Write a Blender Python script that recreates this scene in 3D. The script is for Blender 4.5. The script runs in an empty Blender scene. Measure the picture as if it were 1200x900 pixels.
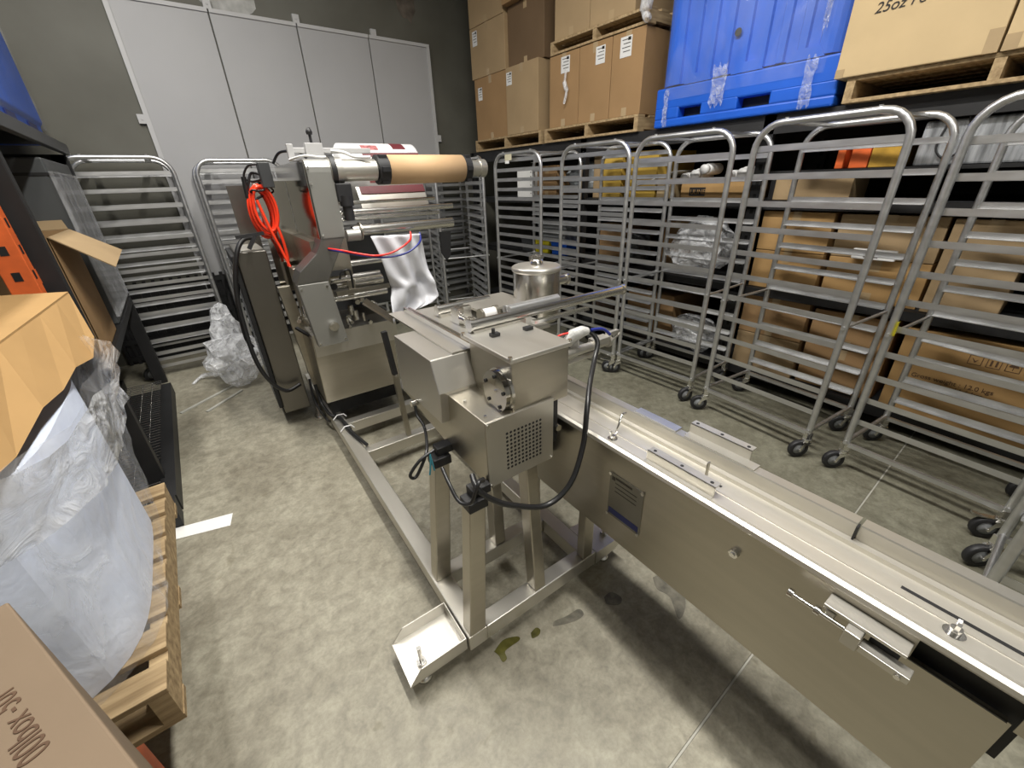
import bpy, bmesh, math, random
from mathutils import Vector, Matrix
random.seed(7)
PI = math.pi
S = bpy.context.scene
COL = S.collection

# ------------------------------------------------------------------ camera
cd = bpy.data.cameras.new('camera'); cam = bpy.data.objects.new('camera', cd); COL.objects.link(cam)
cd.sensor_width = 36; cd.lens = 480.494 * 36 / 1200; cd.clip_start = 0.02; cd.clip_end = 60
_r = Vector((0.789405, -0.61301896, -0.03236522)); _u = Vector((0.29547906, 0.33322696, 0.89535017)); _f = Vector((0.53808166, 0.71635714, -0.44418529))
cam.matrix_world = Matrix(((_r.x, _u.x, -_f.x, 0), (_r.y, _u.y, -_f.y, 0), (_r.z, _u.z, -_f.z, 1.5317), (0, 0, 0, 1)))
S.camera = cam
# ------------------------------------------------------------------ world, exposure
w = bpy.data.worlds.new('world'); S.world = w; w.use_nodes = True
w.node_tree.nodes['Background'].inputs[0].default_value = (0.75, 0.8, 0.9, 1)
w.node_tree.nodes['Background'].inputs[1].default_value = 0.15
S.view_settings.view_transform = 'Standard'; S.view_settings.look = 'None'
S.view_settings.exposure = 0.0; S.view_settings.gamma = 1; S.view_settings.use_curve_mapping = False
# ceiling strip lights: (x, y, length along y, watts)
LIGHTS = [(1.0, 1.1, 2.6, 170), (0.4, -2.2, 1.6, 60), (-0.35, 3.0, 1.8, 75)]  # second strip: unseen fill behind the viewer for rack and carton fronts
LZ = 4.10
for x, y, ln, pw in LIGHTS:
    l = bpy.data.lights.new('strip_light', 'AREA'); l.shape = 'RECTANGLE'; l.size = 0.16; l.size_y = ln; l.energy = pw
    l.color = (1.0, 0.965, 0.90)
    o = bpy.data.objects.new('strip_light', l); COL.objects.link(o); o.location = (x, y, LZ - 0.075)

# ------------------------------------------------------------------ materials
def nmat(name):
    m = bpy.data.materials.new(name); m.use_nodes = True
    return m, m.node_tree.nodes, m.node_tree.links, m.node_tree.nodes['Principled BSDF']
def mat(name, col, rough=0.5, metal=0.0, var=0.08, scale=8.0, bump=0.0, stretch=(1, 1, 1), spec=0.5, detail=4, bscale=None, col2=None, rvar=0.0, coat=0):
    m, N, Lk, b = nmat(name)
    tc = N.new('ShaderNodeTexCoord'); mp = N.new('ShaderNodeMapping'); mp.inputs['Scale'].default_value = stretch
    no = N.new('ShaderNodeTexNoise'); no.inputs['Scale'].default_value = scale; no.inputs['Detail'].default_value = detail
    Lk.new(tc.outputs['Object'], mp.inputs[0]); Lk.new(mp.outputs[0], no.inputs[0])
    r = N.new('ShaderNodeValToRGB'); c = Vector(col)
    r.color_ramp.elements[0].position = 0.3; r.color_ramp.elements[1].position = 0.7
    a = c * (1 - var); z = Vector(col2) if col2 else c * (1 + var)
    r.color_ramp.elements[0].color = (*a, 1); r.color_ramp.elements[1].color = (*[min(1, q) for q in z], 1)
    Lk.new(no.outputs[0], r.inputs[0]); Lk.new(r.outputs[0], b.inputs['Base Color'])
    b.inputs['Roughness'].default_value = rough; b.inputs['Metallic'].default_value = metal
    b.inputs['Specular IOR Level'].default_value = spec
    if coat: b.inputs['Coat Weight'].default_value = coat
    if rvar:
        mr = N.new('ShaderNodeMapRange'); mr.inputs[3].default_value = rough - rvar; mr.inputs[4].default_value = rough + rvar
        Lk.new(no.outputs[0], mr.inputs[0]); Lk.new(mr.outputs[0], b.inputs['Roughness'])
    if bump:
        n2 = N.new('ShaderNodeTexNoise'); n2.inputs['Scale'].default_value = bscale or scale * 4; n2.inputs['Detail'].default_value = 3
        Lk.new(mp.outputs[0], n2.inputs[0])
        bp = N.new('ShaderNodeBump'); bp.inputs['Strength'].default_value = bump; bp.inputs['Distance'].default_value = 0.01
        Lk.new(n2.outputs[0], bp.inputs['Height']); Lk.new(bp.outputs[0], b.inputs['Normal'])
    return m
STEEL = mat('brushed_stainless', (0.46, 0.43, 0.365), 0.33, 0.97, 0.04, 3, 0.015, (1, 1, 12), bscale=40, rvar=0.04)
STEELH = mat('brushed_stainless_sheet', (0.62, 0.60, 0.55), 0.38, 0.9, 0.03, 2.5, 0.012, (6, 1, 1), bscale=40, rvar=0.04)
MIRROR = mat('polished_stainless', (0.56, 0.54, 0.50), 0.09, 1.0, 0.03, 4)
CHROME = mat('chrome', (0.80, 0.79, 0.76), 0.22, 1.0, 0.03, 4)
ALU = mat('aluminium', (0.62, 0.625, 0.63), 0.36, 0.9, 0.08, 9, 0.03, (1, 1, 3), bscale=80, rvar=0.08)
ALUB = mat('bare_bright_aluminium', (0.60, 0.58, 0.53), 0.42, 0.85, 0.06, 9, 0.04, bscale=80)
GREYP = mat('grey_brushed_cover', (0.36, 0.36, 0.34), 0.45, 0.75, 0.04, 4)
BLACK = mat('black_paint', (0.012, 0.012, 0.013), 0.55, 0, 0.3, 8)
RUBBER = mat('black_rubber', (0.018, 0.018, 0.02), 0.5, 0, 0.2, 12)
HUB = mat('grey_wheel_hub', (0.24, 0.25, 0.26), 0.5, 0, 0.1, 12)
PANEL = mat('white_wall_panel', (0.40, 0.40, 0.405), 0.5, 0, 0.03, 2.0, 0.02)
TRIMW = mat('white_trim', (0.50, 0.50, 0.50), 0.5, 0, 0.03, 3)
WHITEP = mat('white_plastic', (0.80, 0.80, 0.80), 0.35, 0, 0.03, 5)
PAPER = mat('white_paper', (0.82, 0.82, 0.80), 0.8, 0, 0.03, 5)
ORANGE = mat('orange_paint', (0.75, 0.14, 0.03), 0.5, 0, 0.15, 12)
REDHOSE = mat('red_orange_hose', (0.95, 0.06, 0.02), 0.25, 0, 0.05, 12, coat=0.3)
BLUE = mat('blue_plastic', (0.010, 0.10, 0.56), 0.38, 0, 0.12, 3, 0.03)
BLUE2 = mat('dark_blue_print', (0.02, 0.03, 0.16), 0.4, 0, 0.15, 9)
YELLOW = mat('yellow_label', (0.75, 0.65, 0.02), 0.6, 0, 0.08, 9)
MUSTARD = mat('mustard_carton', (0.55, 0.36, 0.06), 0.7, 0, 0.08, 6)
KRAFT = [mat('kraft_board_%s' % n, c, 0.75, 0, 0.06, 3.5, 0.10, bscale=25, spec=0.2) for n, c in
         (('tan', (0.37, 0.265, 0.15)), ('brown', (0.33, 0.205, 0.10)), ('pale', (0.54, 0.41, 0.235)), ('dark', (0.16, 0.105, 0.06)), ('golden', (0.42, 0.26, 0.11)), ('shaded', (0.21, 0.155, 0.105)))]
TAPE = mat('packing_tape', (0.42, 0.31, 0.18), 0.25, 0, 0.06, 10, coat=0.4)
INK = mat('black_ink', (0.02, 0.016, 0.014), 0.7, 0, 0.1, 10)
INKB = mat('faded_ink', (0.10, 0.055, 0.03), 0.8, 0, 0.1, 10)
LABELP = mat('label_paper', (0.72, 0.72, 0.71), 0.6, 0, 0.02, 10)
def wood():
    return mat('pallet_wood', (0.34, 0.235, 0.125), 0.75, 0, 0.28, 5, 0.2, (1, 9, 9), bscale=14, col2=(0.50, 0.37, 0.21), spec=0.2)
WOOD = wood()
CORE = mat('kraft_core', (0.57, 0.38, 0.21), 0.6, 0, 0.03, 5, spec=0.3)
FOAM = mat('white_foam_sheet', (0.74, 0.81, 0.98), 0.6, 0, 0.05, 9, 0.15, bscale=40)
DKBIN = mat('charcoal_plastic', (0.045, 0.047, 0.05), 0.45, 0, 0.1, 5)
BAG = mat('white_film_bag', (0.66, 0.67, 0.71), 0.38, 0, 0.04, 5, 0.3, bscale=10)
REDT = mat('red_tube', (0.75, 0.03, 0.02), 0.3, 0, 0.05, 5)
BLUT = mat('blue_tube', (0.02, 0.03, 0.22), 0.3, 0, 0.05, 5)
TEAL = mat('teal_wire', (0.05, 0.28, 0.36), 0.4, 0, 0.05, 5)
CABLE = mat('black_cable', (0.015, 0.015, 0.016), 0.35, 0, 0.1, 5)
MAROON = mat('maroon_film', (0.11, 0.02, 0.025), 0.4, 0, 0.2, 12)
CLEARTAPE = mat('grey_tape', (0.5, 0.5, 0.48), 0.4, 0, 0.1, 30, 0.3)
def film(name, dens, tint=(0.93, 0.95, 0.99), bump=0.6, scale=9, stretch=(1, 1, 1), rough=0.16):
    m, N, Lk, b = nmat(name)
    tc = N.new('ShaderNodeTexCoord'); mp = N.new('ShaderNodeMapping'); mp.inputs['Scale'].default_value = stretch
    Lk.new(tc.outputs['Object'], mp.inputs[0])
    no = N.new('ShaderNodeTexNoise'); no.inputs['Scale'].default_value = scale; no.inputs['Detail'].default_value = 5; no.inputs['Distortion'].default_value = 1.2
    Lk.new(mp.outputs[0], no.inputs[0])
    bp = N.new('ShaderNodeBump'); bp.inputs['Strength'].default_value = bump; bp.inputs['Distance'].default_value = 0.03
    Lk.new(no.outputs[0], bp.inputs['Height']); Lk.new(bp.outputs[0], b.inputs['Normal'])
    b.inputs['Base Color'].default_value = (*tint, 1); b.inputs['Roughness'].default_value = rough
    b.inputs['Specular IOR Level'].default_value = 0.9
    tr = N.new('ShaderNodeBsdfTransparent'); mx = N.new('ShaderNodeMixShader')
    mr = N.new('ShaderNodeMapRange'); mr.inputs[1].default_value = 0.35; mr.inputs[2].default_value = 0.7
    mr.inputs[3].default_value = dens * 0.45; mr.inputs[4].default_value = min(1, dens * 1.7)
    Lk.new(no.outputs[0], mr.inputs[0]); Lk.new(mr.outputs[0], mx.inputs[0])
    Lk.new(tr.outputs[0], mx.inputs[1]); Lk.new(b.outputs[0], mx.inputs[2])
    Lk.new(mx.outputs[0], N['Material Output'].inputs[0])
    return m
WRAP = film('stretch_wrap', 0.20, bump=1.0, scale=5, stretch=(2.2, 2.2, 0.8), rough=0.08)
WRAPH = film('stretch_wrap_heavy', 0.42, bump=1.0, scale=14)
WRAPT = film('torn_wrap', 0.25, bump=1.0, scale=22)
WRAPB = film('stretch_wrap_on_bin', 0.05, bump=0.8, scale=5, stretch=(1, 1, 0.5), rough=0.1)

def floor_mat():
    m, N, Lk, b = nmat('concrete_floor')
    tc = N.new('ShaderNodeTexCoord'); P = tc.outputs['Object']
    def noise(s, d=6, dist=0.0):
        n = N.new('ShaderNodeTexNoise'); n.inputs['Scale'].default_value = s; n.inputs['Detail'].default_value = d; n.inputs['Distortion'].default_value = dist
        n.inputs['Roughness'].default_value = 0.62; Lk.new(P, n.inputs[0]); return n
    def ramp(src, p0, c0, p1, c1):
        r = N.new('ShaderNodeValToRGB'); r.color_ramp.elements[0].position = p0; r.color_ramp.elements[1].position = p1
        r.color_ramp.elements[0].color = (*c0, 1); r.color_ramp.elements[1].color = (*c1, 1); Lk.new(src, r.inputs[0]); return r
    def mix(mode, fac, a, c):
        x = N.new('ShaderNodeMixRGB'); x.blend_type = mode; x.inputs[0].default_value = fac; Lk.new(a, x.inputs[1]); Lk.new(c, x.inputs[2]); return x
    n1 = noise(2.2, 8, 0.6); n2 = noise(19, 9, 0.5); n3 = noise(80, 4)
    base = ramp(n1.outputs[0], 0.32, (0.235, 0.215, 0.165), 0.68, (0.37, 0.35, 0.28))
    mid = ramp(n2.outputs[0], 0.33, (0.70, 0.69, 0.66), 0.62, (1.07, 1.07, 1.05))
    fine = ramp(n3.outputs[0], 0.3, (0.85, 0.85, 0.84), 0.6, (1.05, 1.05, 1.05))
    x = mix('MULTIPLY', 1, base.outputs[0], mid.outputs[0]); x = mix('MULTIPLY', 1, x.outputs[0], fine.outputs[0])
    n4 = noise(5.0, 3, 1.5); sp = ramp(n4.outputs[0], 0.66, (1, 1, 1), 0.72, (0.72, 0.70, 0.64))
    x = mix('MULTIPLY', 0.8, x.outputs[0], sp.outputs[0])
    # concrete colour darker from the conveyor towards the racks, broken up by noise
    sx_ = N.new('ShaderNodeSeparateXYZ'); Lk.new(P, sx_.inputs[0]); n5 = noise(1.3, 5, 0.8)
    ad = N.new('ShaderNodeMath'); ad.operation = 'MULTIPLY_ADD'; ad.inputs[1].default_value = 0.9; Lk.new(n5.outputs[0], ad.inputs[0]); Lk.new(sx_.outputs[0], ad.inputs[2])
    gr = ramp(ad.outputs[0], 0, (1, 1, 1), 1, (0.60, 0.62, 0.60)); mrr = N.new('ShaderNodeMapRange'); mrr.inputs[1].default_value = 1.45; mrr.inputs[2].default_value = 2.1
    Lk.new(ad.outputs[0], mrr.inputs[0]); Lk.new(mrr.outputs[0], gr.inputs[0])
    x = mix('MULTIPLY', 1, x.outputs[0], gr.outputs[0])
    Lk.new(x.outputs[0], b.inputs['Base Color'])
    rr = N.new('ShaderNodeMapRange'); rr.inputs[3].default_value = 0.38; rr.inputs[4].default_value = 0.66
    Lk.new(n2.outputs[0], rr.inputs[0]); Lk.new(rr.outputs[0], b.inputs['Roughness'])
    bp = N.new('ShaderNodeBump'); bp.inputs['Strength'].default_value = 0.35; bp.inputs['Distance'].default_value = 0.004
    Lk.new(n2.outputs[0], bp.inputs['Height']); Lk.new(bp.outputs[0], b.inputs['Normal'])
    return m
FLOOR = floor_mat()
WALL = mat('painted_concrete_wall', (0.108, 0.104, 0.082), 0.6, 0, 0.12, 1.6, 0.12, (1, 1, 1), detail=7, bscale=7, col2=(0.138, 0.136, 0.113))
CEIL = mat('ceiling_paint', (0.26, 0.26, 0.25), 0.8, 0, 0.05, 2)
BACKW = mat('pale_wall', (0.42, 0.42, 0.40), 0.7, 0, 0.08, 1.5)

# ------------------------------------------------------------------ mesh builder
class MB:
    def __init__(s): s.v = []; s.f = []; s.sm = []
    def add(s, vs, fs, smooth=False):
        n = len(s.v); s.v += [tuple(p) for p in vs]; s.f += [tuple(i + n for i in f) for f in fs]; s.sm += [smooth] * len(fs); return s
    def box(s, x0, x1, y0, y1, z0, z1):
        x0, x1 = min(x0, x1), max(x0, x1); y0, y1 = min(y0, y1), max(y0, y1); z0, z1 = min(z0, z1), max(z0, z1)
        vs = [(x, y, z) for x in (x0, x1) for y in (y0, y1) for z in (z0, z1)]
        return s.add(vs, [(0, 1, 3, 2), (4, 6, 7, 5), (0, 4, 5, 1), (2, 3, 7, 6), (0, 2, 6, 4), (1, 5, 7, 3)])
    def bar(s, p, q, wd, h, up=(0, 0, 1)):          # rectangular bar from p to q
        p = Vector(p); q = Vector(q); d = (q - p).normalized(); u = Vector(up)
        if abs(d.dot(u)) > 0.98: u = Vector((0, 1, 0))
        sd = d.cross(u).normalized() * (wd / 2); u2 = sd.cross(d).normalized() * (h / 2)
        vs = [c + a * sd + b * u2 for c in (p, q) for a, b in ((-1, -1), (1, -1), (1, 1), (-1, 1))]
        return s.add(vs, [(0, 3, 2, 1), (4, 5, 6, 7), (0, 1, 5, 4), (1, 2, 6, 5), (2, 3, 7, 6), (3, 0, 4, 7)])
    def tube(s, pts, r, seg=8, cap=True, smooth=True, twist=0.0):
        pts = [Vector(p) for p in pts]; n = len(pts); rr = r if isinstance(r, (list, tuple)) else [r] * n
        T = [(pts[min(i + 1, n - 1)] - pts[max(i - 1, 0)]).normalized() for i in range(n)]
        u = T[0].orthogonal().normalized()
        for ax in ((0, 1, 0), (1, 0, 0), (0, 0, 1)):
            c = Vector(ax) - T[0] * T[0].dot(Vector(ax))
            if c.length > 0.5: u = c.normalized(); break
        vs = []
        for i in range(n):
            u = (u - T[i] * u.dot(T[i])).normalized(); w_ = T[i].cross(u)
            for k in range(seg):
                a = 2 * PI * k / seg + twist; vs.append(pts[i] + (u * math.cos(a) + w_ * math.sin(a)) * rr[i])
        fs = [(i * seg + k, i * seg + (k + 1) % seg, (i + 1) * seg + (k + 1) % seg, (i + 1) * seg + k) for i in range(n - 1) for k in range(seg)]
        s.add(vs, fs, smooth)
        if cap:
            m = len(s.v) - n * seg; e0 = s.v[m:m + seg]; e1 = s.v[m + (n - 1) * seg:m + n * seg]
            s.add(e0, [tuple(reversed(range(seg)))]); s.add(e1, [tuple(range(seg))])
        return s
    def cyl(s, p, q, r, seg=20): return s.tube([p, q], r, seg)
    def prism(s, poly, a0, a1, axis='x'):            # poly in the other two axes
        def P(t, uv):
            return {'x': (t, uv[0], uv[1]), 'y': (uv[0], t, uv[1]), 'z': (uv[0], uv[1], t)}[axis]
        n = len(poly); vs = [P(a0, p) for p in poly] + [P(a1, p) for p in poly]
        return s.add(vs, [tuple(range(n)), tuple(reversed(range(n, 2 * n)))] + [(i, i + n, (i + 1) % n + n, (i + 1) % n) for i in range(n)])
    def lathe(s, prof, c=(0, 0, 0), ax='z', seg=28):
        vs = []; n = len(prof); c = Vector(c)
        for r, h in prof:
            for k in range(seg):
                a = 2 * PI * k / seg; x, y = r * math.cos(a), r * math.sin(a)
                vs.append(c + Vector({'z': (x, y, h), 'x': (h, x, y), 'y': (x, h, y)}[ax]))
        fs = [(i * seg + k, i * seg + (k + 1) % seg, (i + 1) * seg + (k + 1) % seg, (i + 1) * seg + k) for i in range(n - 1) for k in range(seg)]
        return s.add(vs, fs, True)
    def disc(s, c, r, nrm='x', seg=20):
        c = Vector(c); vs = []
        for k in range(seg):
            a = 2 * PI * k / seg; x, y = r * math.cos(a), r * math.sin(a)
            vs.append(c + Vector({'z': (x, y, 0), 'x': (0, x, y), 'y': (x, 0, y)}[nrm]))
        return s.add(vs, [tuple(range(seg))])
    def mesh(s, name, m):
        me = bpy.data.meshes.new(name); me.from_pydata(s.v, [], s.f)
        bm = bmesh.new(); bm.from_mesh(me); bmesh.ops.recalc_face_normals(bm, faces=bm.faces); bm.to_mesh(me); bm.free()
        for p, q in zip(me.polygons, s.sm): p.use_smooth = q
        me.materials.append(m); return me
    def split(s, name, m, parent=None):
        key = {}; rep = list(range(len(s.v)))
        def find(i):
            while rep[i] != i: rep[i] = rep[rep[i]]; i = rep[i]
            return i
        for i, p in enumerate(s.v):
            k = tuple(round(c, 5) for c in p); key.setdefault(k, i); rep[find(i)] = find(key[k])
        for f in s.f:
            for i in f[1:]: rep[find(i)] = find(f[0])
        groups = {}
        for fi, f in enumerate(s.f): groups.setdefault(find(f[0]), []).append(fi)
        out = []
        for g in groups.values():
            q = MB(); mp = {}
            for fi in g:
                for i in s.f[fi]:
                    if i not in mp: mp[i] = len(q.v); q.v.append(s.v[i])
                q.f.append(tuple(mp[i] for i in s.f[fi])); q.sm.append(s.sm[fi])
            out.append(q.build(name, m, parent))
        return out
    def build(s, name, m, parent=None, bevel=0, kind=None, label=None):
        return link(name, s.mesh(name, m), parent, bevel, kind, label)
def link(name, me, parent=None, bevel=0, kind=None, label=None):
    o = bpy.data.objects.new(name, me); COL.objects.link(o)
    if parent: o.parent = parent
    if bevel:
        b = o.modifiers.new('bevel', 'BEVEL'); b.width = bevel; b.segments = 2; b.limit_method = 'ANGLE'; b.angle_limit = 0.6
    if kind: o['kind'] = kind
    if label: o['label'] = label
    return o
def thing(name, label, cat, loc=(0, 0, 0), rz=0.0, group=None, rot=None):
    o = bpy.data.objects.new(name, None); COL.objects.link(o); o.empty_display_size = 0.05
    o.location = loc; o.rotation_euler = rot if rot else (0, 0, rz)
    o['label'] = label; o['category'] = cat
    if group: o['group'] = group
    return o
def tag(o, label, cat, group=None):
    o['label'] = label; o['category'] = cat
    if group: o['group'] = group
    return o
def struct(name, mb, m): return mb.build(name, m, kind='structure')
def smooth_path(pts, k=6):
    P = [Vector(p) for p in pts]; out = []
    for i in range(len(P) - 1):
        a, b, c, d = P[max(i - 1, 0)], P[i], P[i + 1], P[min(i + 2, len(P) - 1)]
        for j in range(k):
            t = j / k
            out.append(0.5 * ((2 * b) + (c - a) * t + (2 * a - 5 * b + 4 * c - d) * t * t + (3 * b - a - 3 * c + d) * t ** 3))
    return out + [P[-1]]
def text(body, size, m, parent, loc, rot, name='printed_text', extr=0.0006, shear=0, xs=1.0):
    cu = bpy.data.curves.new('t', 'FONT'); cu.body = body; cu.size = size; cu.extrude = extr; cu.shear = shear
    t = bpy.data.objects.new('t', cu); COL.objects.link(t)
    bpy.context.view_layer.update()
    me = bpy.data.meshes.new_from_object(t.evaluated_get(bpy.context.evaluated_depsgraph_get()))
    COL.objects.unlink(t); bpy.data.objects.remove(t)
    me.materials.clear(); me.materials.append(m)
    o = link(name, me, parent); o.location = loc; o.rotation_euler = rot; o.scale = (xs, 1, 1)
    return o

# ================================================================== SETTING
XW0, XW1, YW0, YW1, ZC = -2.0, 4.9, -3.6, 5.36, 4.17
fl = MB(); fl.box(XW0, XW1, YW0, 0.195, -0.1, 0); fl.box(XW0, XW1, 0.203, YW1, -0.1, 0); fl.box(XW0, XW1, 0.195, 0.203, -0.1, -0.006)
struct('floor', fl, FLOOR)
struct('trim_1', MB().box(XW0, XW1, 0.196, 0.202, -0.006, -0.0015), mat('joint_filler', (0.42, 0.41, 0.36), 0.8))
struct('wall_back', MB().box(XW0 - .1, XW1 + .1, YW1, YW1 + 0.12, -0.1, ZC), WALL)
struct('wall_left', MB().box(XW0 - .12, XW0, YW0, YW1, -0.1, ZC), WALL)
struct('wall_right', MB().box(XW1, XW1 + .12, YW0, YW1, -0.1, ZC), WALL)
struct('wall_front', MB().box(XW0 - .1, XW1 + .1, YW0 - .12, YW0, -0.1, ZC), BACKW)
struct('ceiling', MB().box(XW0 - .1, XW1 + .1, YW0 - .1, YW1 + .1, ZC, ZC + 0.1), CEIL)
DIFF, N_, L_, B_ = nmat('lamp_diffuser'); B_.inputs['Emission Color'].default_value = (1, 0.97, 0.92, 1); B_.inputs['Emission Strength'].default_value = 5
for i, (x, y, ln, pw) in enumerate(LIGHTS):
    t = thing('ceiling_light', ['long white strip light on the ceiling over the conveyor', 'long unseen fill strip light on the ceiling behind the viewer',
                'short strip light on the ceiling near the leaning panels', 'short strip light on the ceiling by the stacked cartons'][i], 'light', (x, y, ZC), 0, 'ceiling strip lights')
    MB().box(-0.1, 0.1, -ln / 2 - .03, ln / 2 + .03, -0.05, 0).build('housing', WHITEP, t)
    MB().box(-0.08, 0.08, -ln / 2, ln / 2, -0.062, -0.05).build('diffuser', DIFF, t)

# white panels on back wall
xs = [0.075, 0.80, 1.53, 2.25, 2.975]
pl = ['leftmost white wall panel above the first aluminium rack', 'second white wall panel from the left on the back wall',
      'third white wall panel from the left, behind the roll shafts', 'rightmost white wall panel next to the bare concrete']
for i in range(4):
    t = thing('wall_panel', pl[i], 'panel', ((xs[i] + xs[i + 1]) / 2, YW1 - 0.001, 0.62), 0, 'white panels on the back wall')
    hw = (xs[i + 1] - xs[i]) / 2 - 0.006; H = 2.36
    MB().box(-hw, hw, -0.022, 0, 0, H).build('board', PANEL, t, 0.003)
    e = MB().box(-hw, hw, -0.034, -0.022, H - 0.03, H)
    if i == 0: e.box(-hw, -hw + 0.035, -0.034, -0.022, 0, H - .03)
    if i == 3: e.box(hw - 0.035, hw, -0.036, -0.022, 0, H - .03)
    e.build('edge_trim', TRIMW, t)
    for bx, bz in ([(-hw - 0.02, 1.5)] if i == 0 else [(hw + 0.02, 1.42), (-.3, H + .02)] if i == 3 else [(-hw, H + .03)]):
        b = MB().box(bx - .03, bx + .03, -0.03, -0.0, bz - .035, bz + .035); b.cyl((bx, -0.036, bz), (bx, -0.028, bz), 0.009, 8)
        b.build('bracket', TRIMW, t)
# dark water stain on wall
def blob_poly(cx, cz, rx, rz, n=16, jit=0.25):
    return [(cx + rx * math.cos(2 * PI * k / n) * (1 + random.uniform(-jit, jit)), cz + rz * math.sin(2 * PI * k / n) * (1 + random.uniform(-jit, jit))) for k in range(n)]
MB().prism(blob_poly(2.75, 3.33, 0.11, 0.17), YW1 - 0.002, YW1 + 0.01, 'y').build('wall_stain', mat('stain', (0.12, 0.10, 0.08), 0.8, 0, 0.5, 9), kind='structure')
MB().prism(blob_poly(0.98, 3.1, 0.22, 0.15), YW1 - 0.002, YW1 + 0.01, 'y').build('wall_stain', mat('stain_pale', (0.42, 0.42, 0.40), 0.8, 0, 0.3, 9), kind='structure')

# ================================================================== BUN PAN RACKS
_cache = {}
def shared(key, fn):
    if key not in _cache: _cache[key] = fn()
    return _cache[key]
def hoop(W, H, y, R=0.125, r=0.0165):
    pts = [(0, y, 0.125), (0, y, H - R)]
    pts += [(R - R * math.cos(a), y, H - R + R * math.sin(a)) for a in [PI / 2 * k / 6 for k in range(1, 7)]]
    pts += [(W - R + R * math.sin(a), y, H - R + R * math.cos(a)) for a in [PI / 2 * k / 6 for k in range(0, 7)]]
    pts += [(W, y, 0.125)]
    return MB().tube(pts, r, 8, twist=PI / 8)
def ledge_mesh(W, side):
    m = MB(); t = 0.0025
    y0 = 0.011 * side
    m.box(0.012, W - 0.012, y0, y0 + t * side, 0, 0.030)
    m.box(0.012, W - 0.012, y0, y0 + 0.034 * side, 0, t)
    return m.mesh('ledge', ALU)
def caster(root, x, y, yaw, brake=False):
    c, s = math.cos(yaw), math.sin(yaw)
    st = shared('stem', lambda: MB().box(-0.016, 0.016, -0.016, 0.016, 0.118, 0.165).cyl((0, 0, 0.105), (0, 0, 0.12), 0.024, 12)
                .prism([(-0.012, 0.105), (0.022, 0.105), (0.044, 0.052), (0.030, 0.046), (0.018, 0.075), (-0.012, 0.094)], -0.022, -0.018, 'y')
                .prism([(-0.012, 0.105), (0.022, 0.105), (0.044, 0.052), (0.030, 0.046), (0.018, 0.075), (-0.012, 0.094)], 0.018, 0.022, 'y')
                .box(-0.02, 0.03, -0.022, 0.022, 0.102, 0.107).cyl((0.036, -0.026, 0.0555), (0.036, 0.026, 0.0555), 0.007, 8).mesh('caster', CHROME))
    o = link('caster', st, root); o.location = (x, y, 0); o.rotation_euler = (0, 0, yaw)
    wh = shared('wheel', lambda: MB().lathe([(0.034, -0.013), (0.052, -0.014), (0.0555, -0.008), (0.0555, 0.008), (0.052, 0.014), (0.034, 0.013)], (0.036, 0, 0.0555), 'y', 22).mesh('wheel', RUBBER))
    link('wheel', wh, o)
    hb = shared('hub', lambda: MB().lathe([(0.0, -0.011), (0.035, -0.011), (0.035, 0.011), (0.0, 0.011)], (0.036, 0, 0.0555), 'y', 18).mesh('hub', HUB))
    link('hub', hb, o)
    if brake:
        b = shared('brake', lambda: MB().box(-0.02, 0.075, -0.012, 0.012, 0.112, 0.117).bar((0.07, 0, 0.114), (0.105, 0, 0.122), 0.022, 0.008).mesh('brake_lever', CHROME))
        link('brake_lever', b, o)
def rack(label, loc, rz, n, z0, dz, W=0.6745, D=0.494, H=1.7553, yaws=None, brakes=(), group='aluminium bun pan racks', zs=1.0, skip=()):
    t = thing('bun_pan_rack', label, 'rack', loc, rz, group); t.scale = (1, 1, zs)
    for y in (0, D):
        link('hoop_frame', shared(('hoop', W, H, y), lambda: hoop(W, H, y).mesh('hoop_frame', ALU)), t)
    for side, y in ((1, 0), (-1, D)):
        me = shared(('ledge', W, side), lambda: ledge_mesh(W, side))
        for k in range(n):
            o = link('ledge', me, t); o.location = (0, y, z0 - k * dz)
            if (side, k) in skip: o.rotation_euler = (0, 0.05, 0.02); o.location.z -= 0.01
    rm = shared(('rail', W), lambda: MB().box(0.012, W - 0.012, -0.010, 0.010, 0.150, 0.172).mesh('bottom_rail', ALU))
    for y in (0, D): link('bottom_rail', rm, t).location = (0, y, 0)
    for x, z in ((0, 0.178), (W, 0.178), (0, 0.80), (W, 0.80)):
        me = shared(('cross', D, z == 0.8), lambda: MB().tube([(0, 0.0, 0), (0, D, 0)], 0.008 if z == 0.8 else 0.0115, 8).cyl((0, -0.024, 0), (0, -0.014, 0), 0.01, 8).mesh('cross_bar', ALU))
        link('cross_bar', me, t).location = (x, 0, z)
    me = shared(('top', D), lambda: MB().box(-0.022, 0.022, 0.012, D - 0.012, -0.006, 0.006).cyl((0, 0.0, 0.014), (0, 0, 0.024), 0.009, 8).mesh('top_bar', ALU))
    for x in (0.14, W - 0.14): link('top_bar', me, t).location = (x, 0, H - 0.004)
    ya = yaws or [-PI * .75] * 4
    for i, (x, y) in enumerate(((0, 0), (W, 0), (0, D), (W, D))): caster(t, x, y, ya[i], i in brakes)
    return t
A = -PI / 2
fy = [-2.3, -2.1, -2.4, -2.2]
rT = rack('large aluminium rack in front of the kraft carton stack, behind the middle of the conveyor', (2.6414, 1.2255, 0), -0.1162 + A, 11, 1.625, 0.1355, yaws=fy)
rU = rack('aluminium rack in front of the plastic bottles, left of the carton stack', (2.69, 2.042, 0), 0.0 + A, 11, 1.61, 0.134, yaws=[-2.3, -2.0, -2.0, -1.8])
rV = rack('closely stepped aluminium rack before the mustard cartons', (2.655, 2.748, 0), 0.0 + A, 18, 1.675, 0.083, yaws=[-2.3, -2.6, -1.9, -2.2], brakes=(0, 1))
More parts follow.
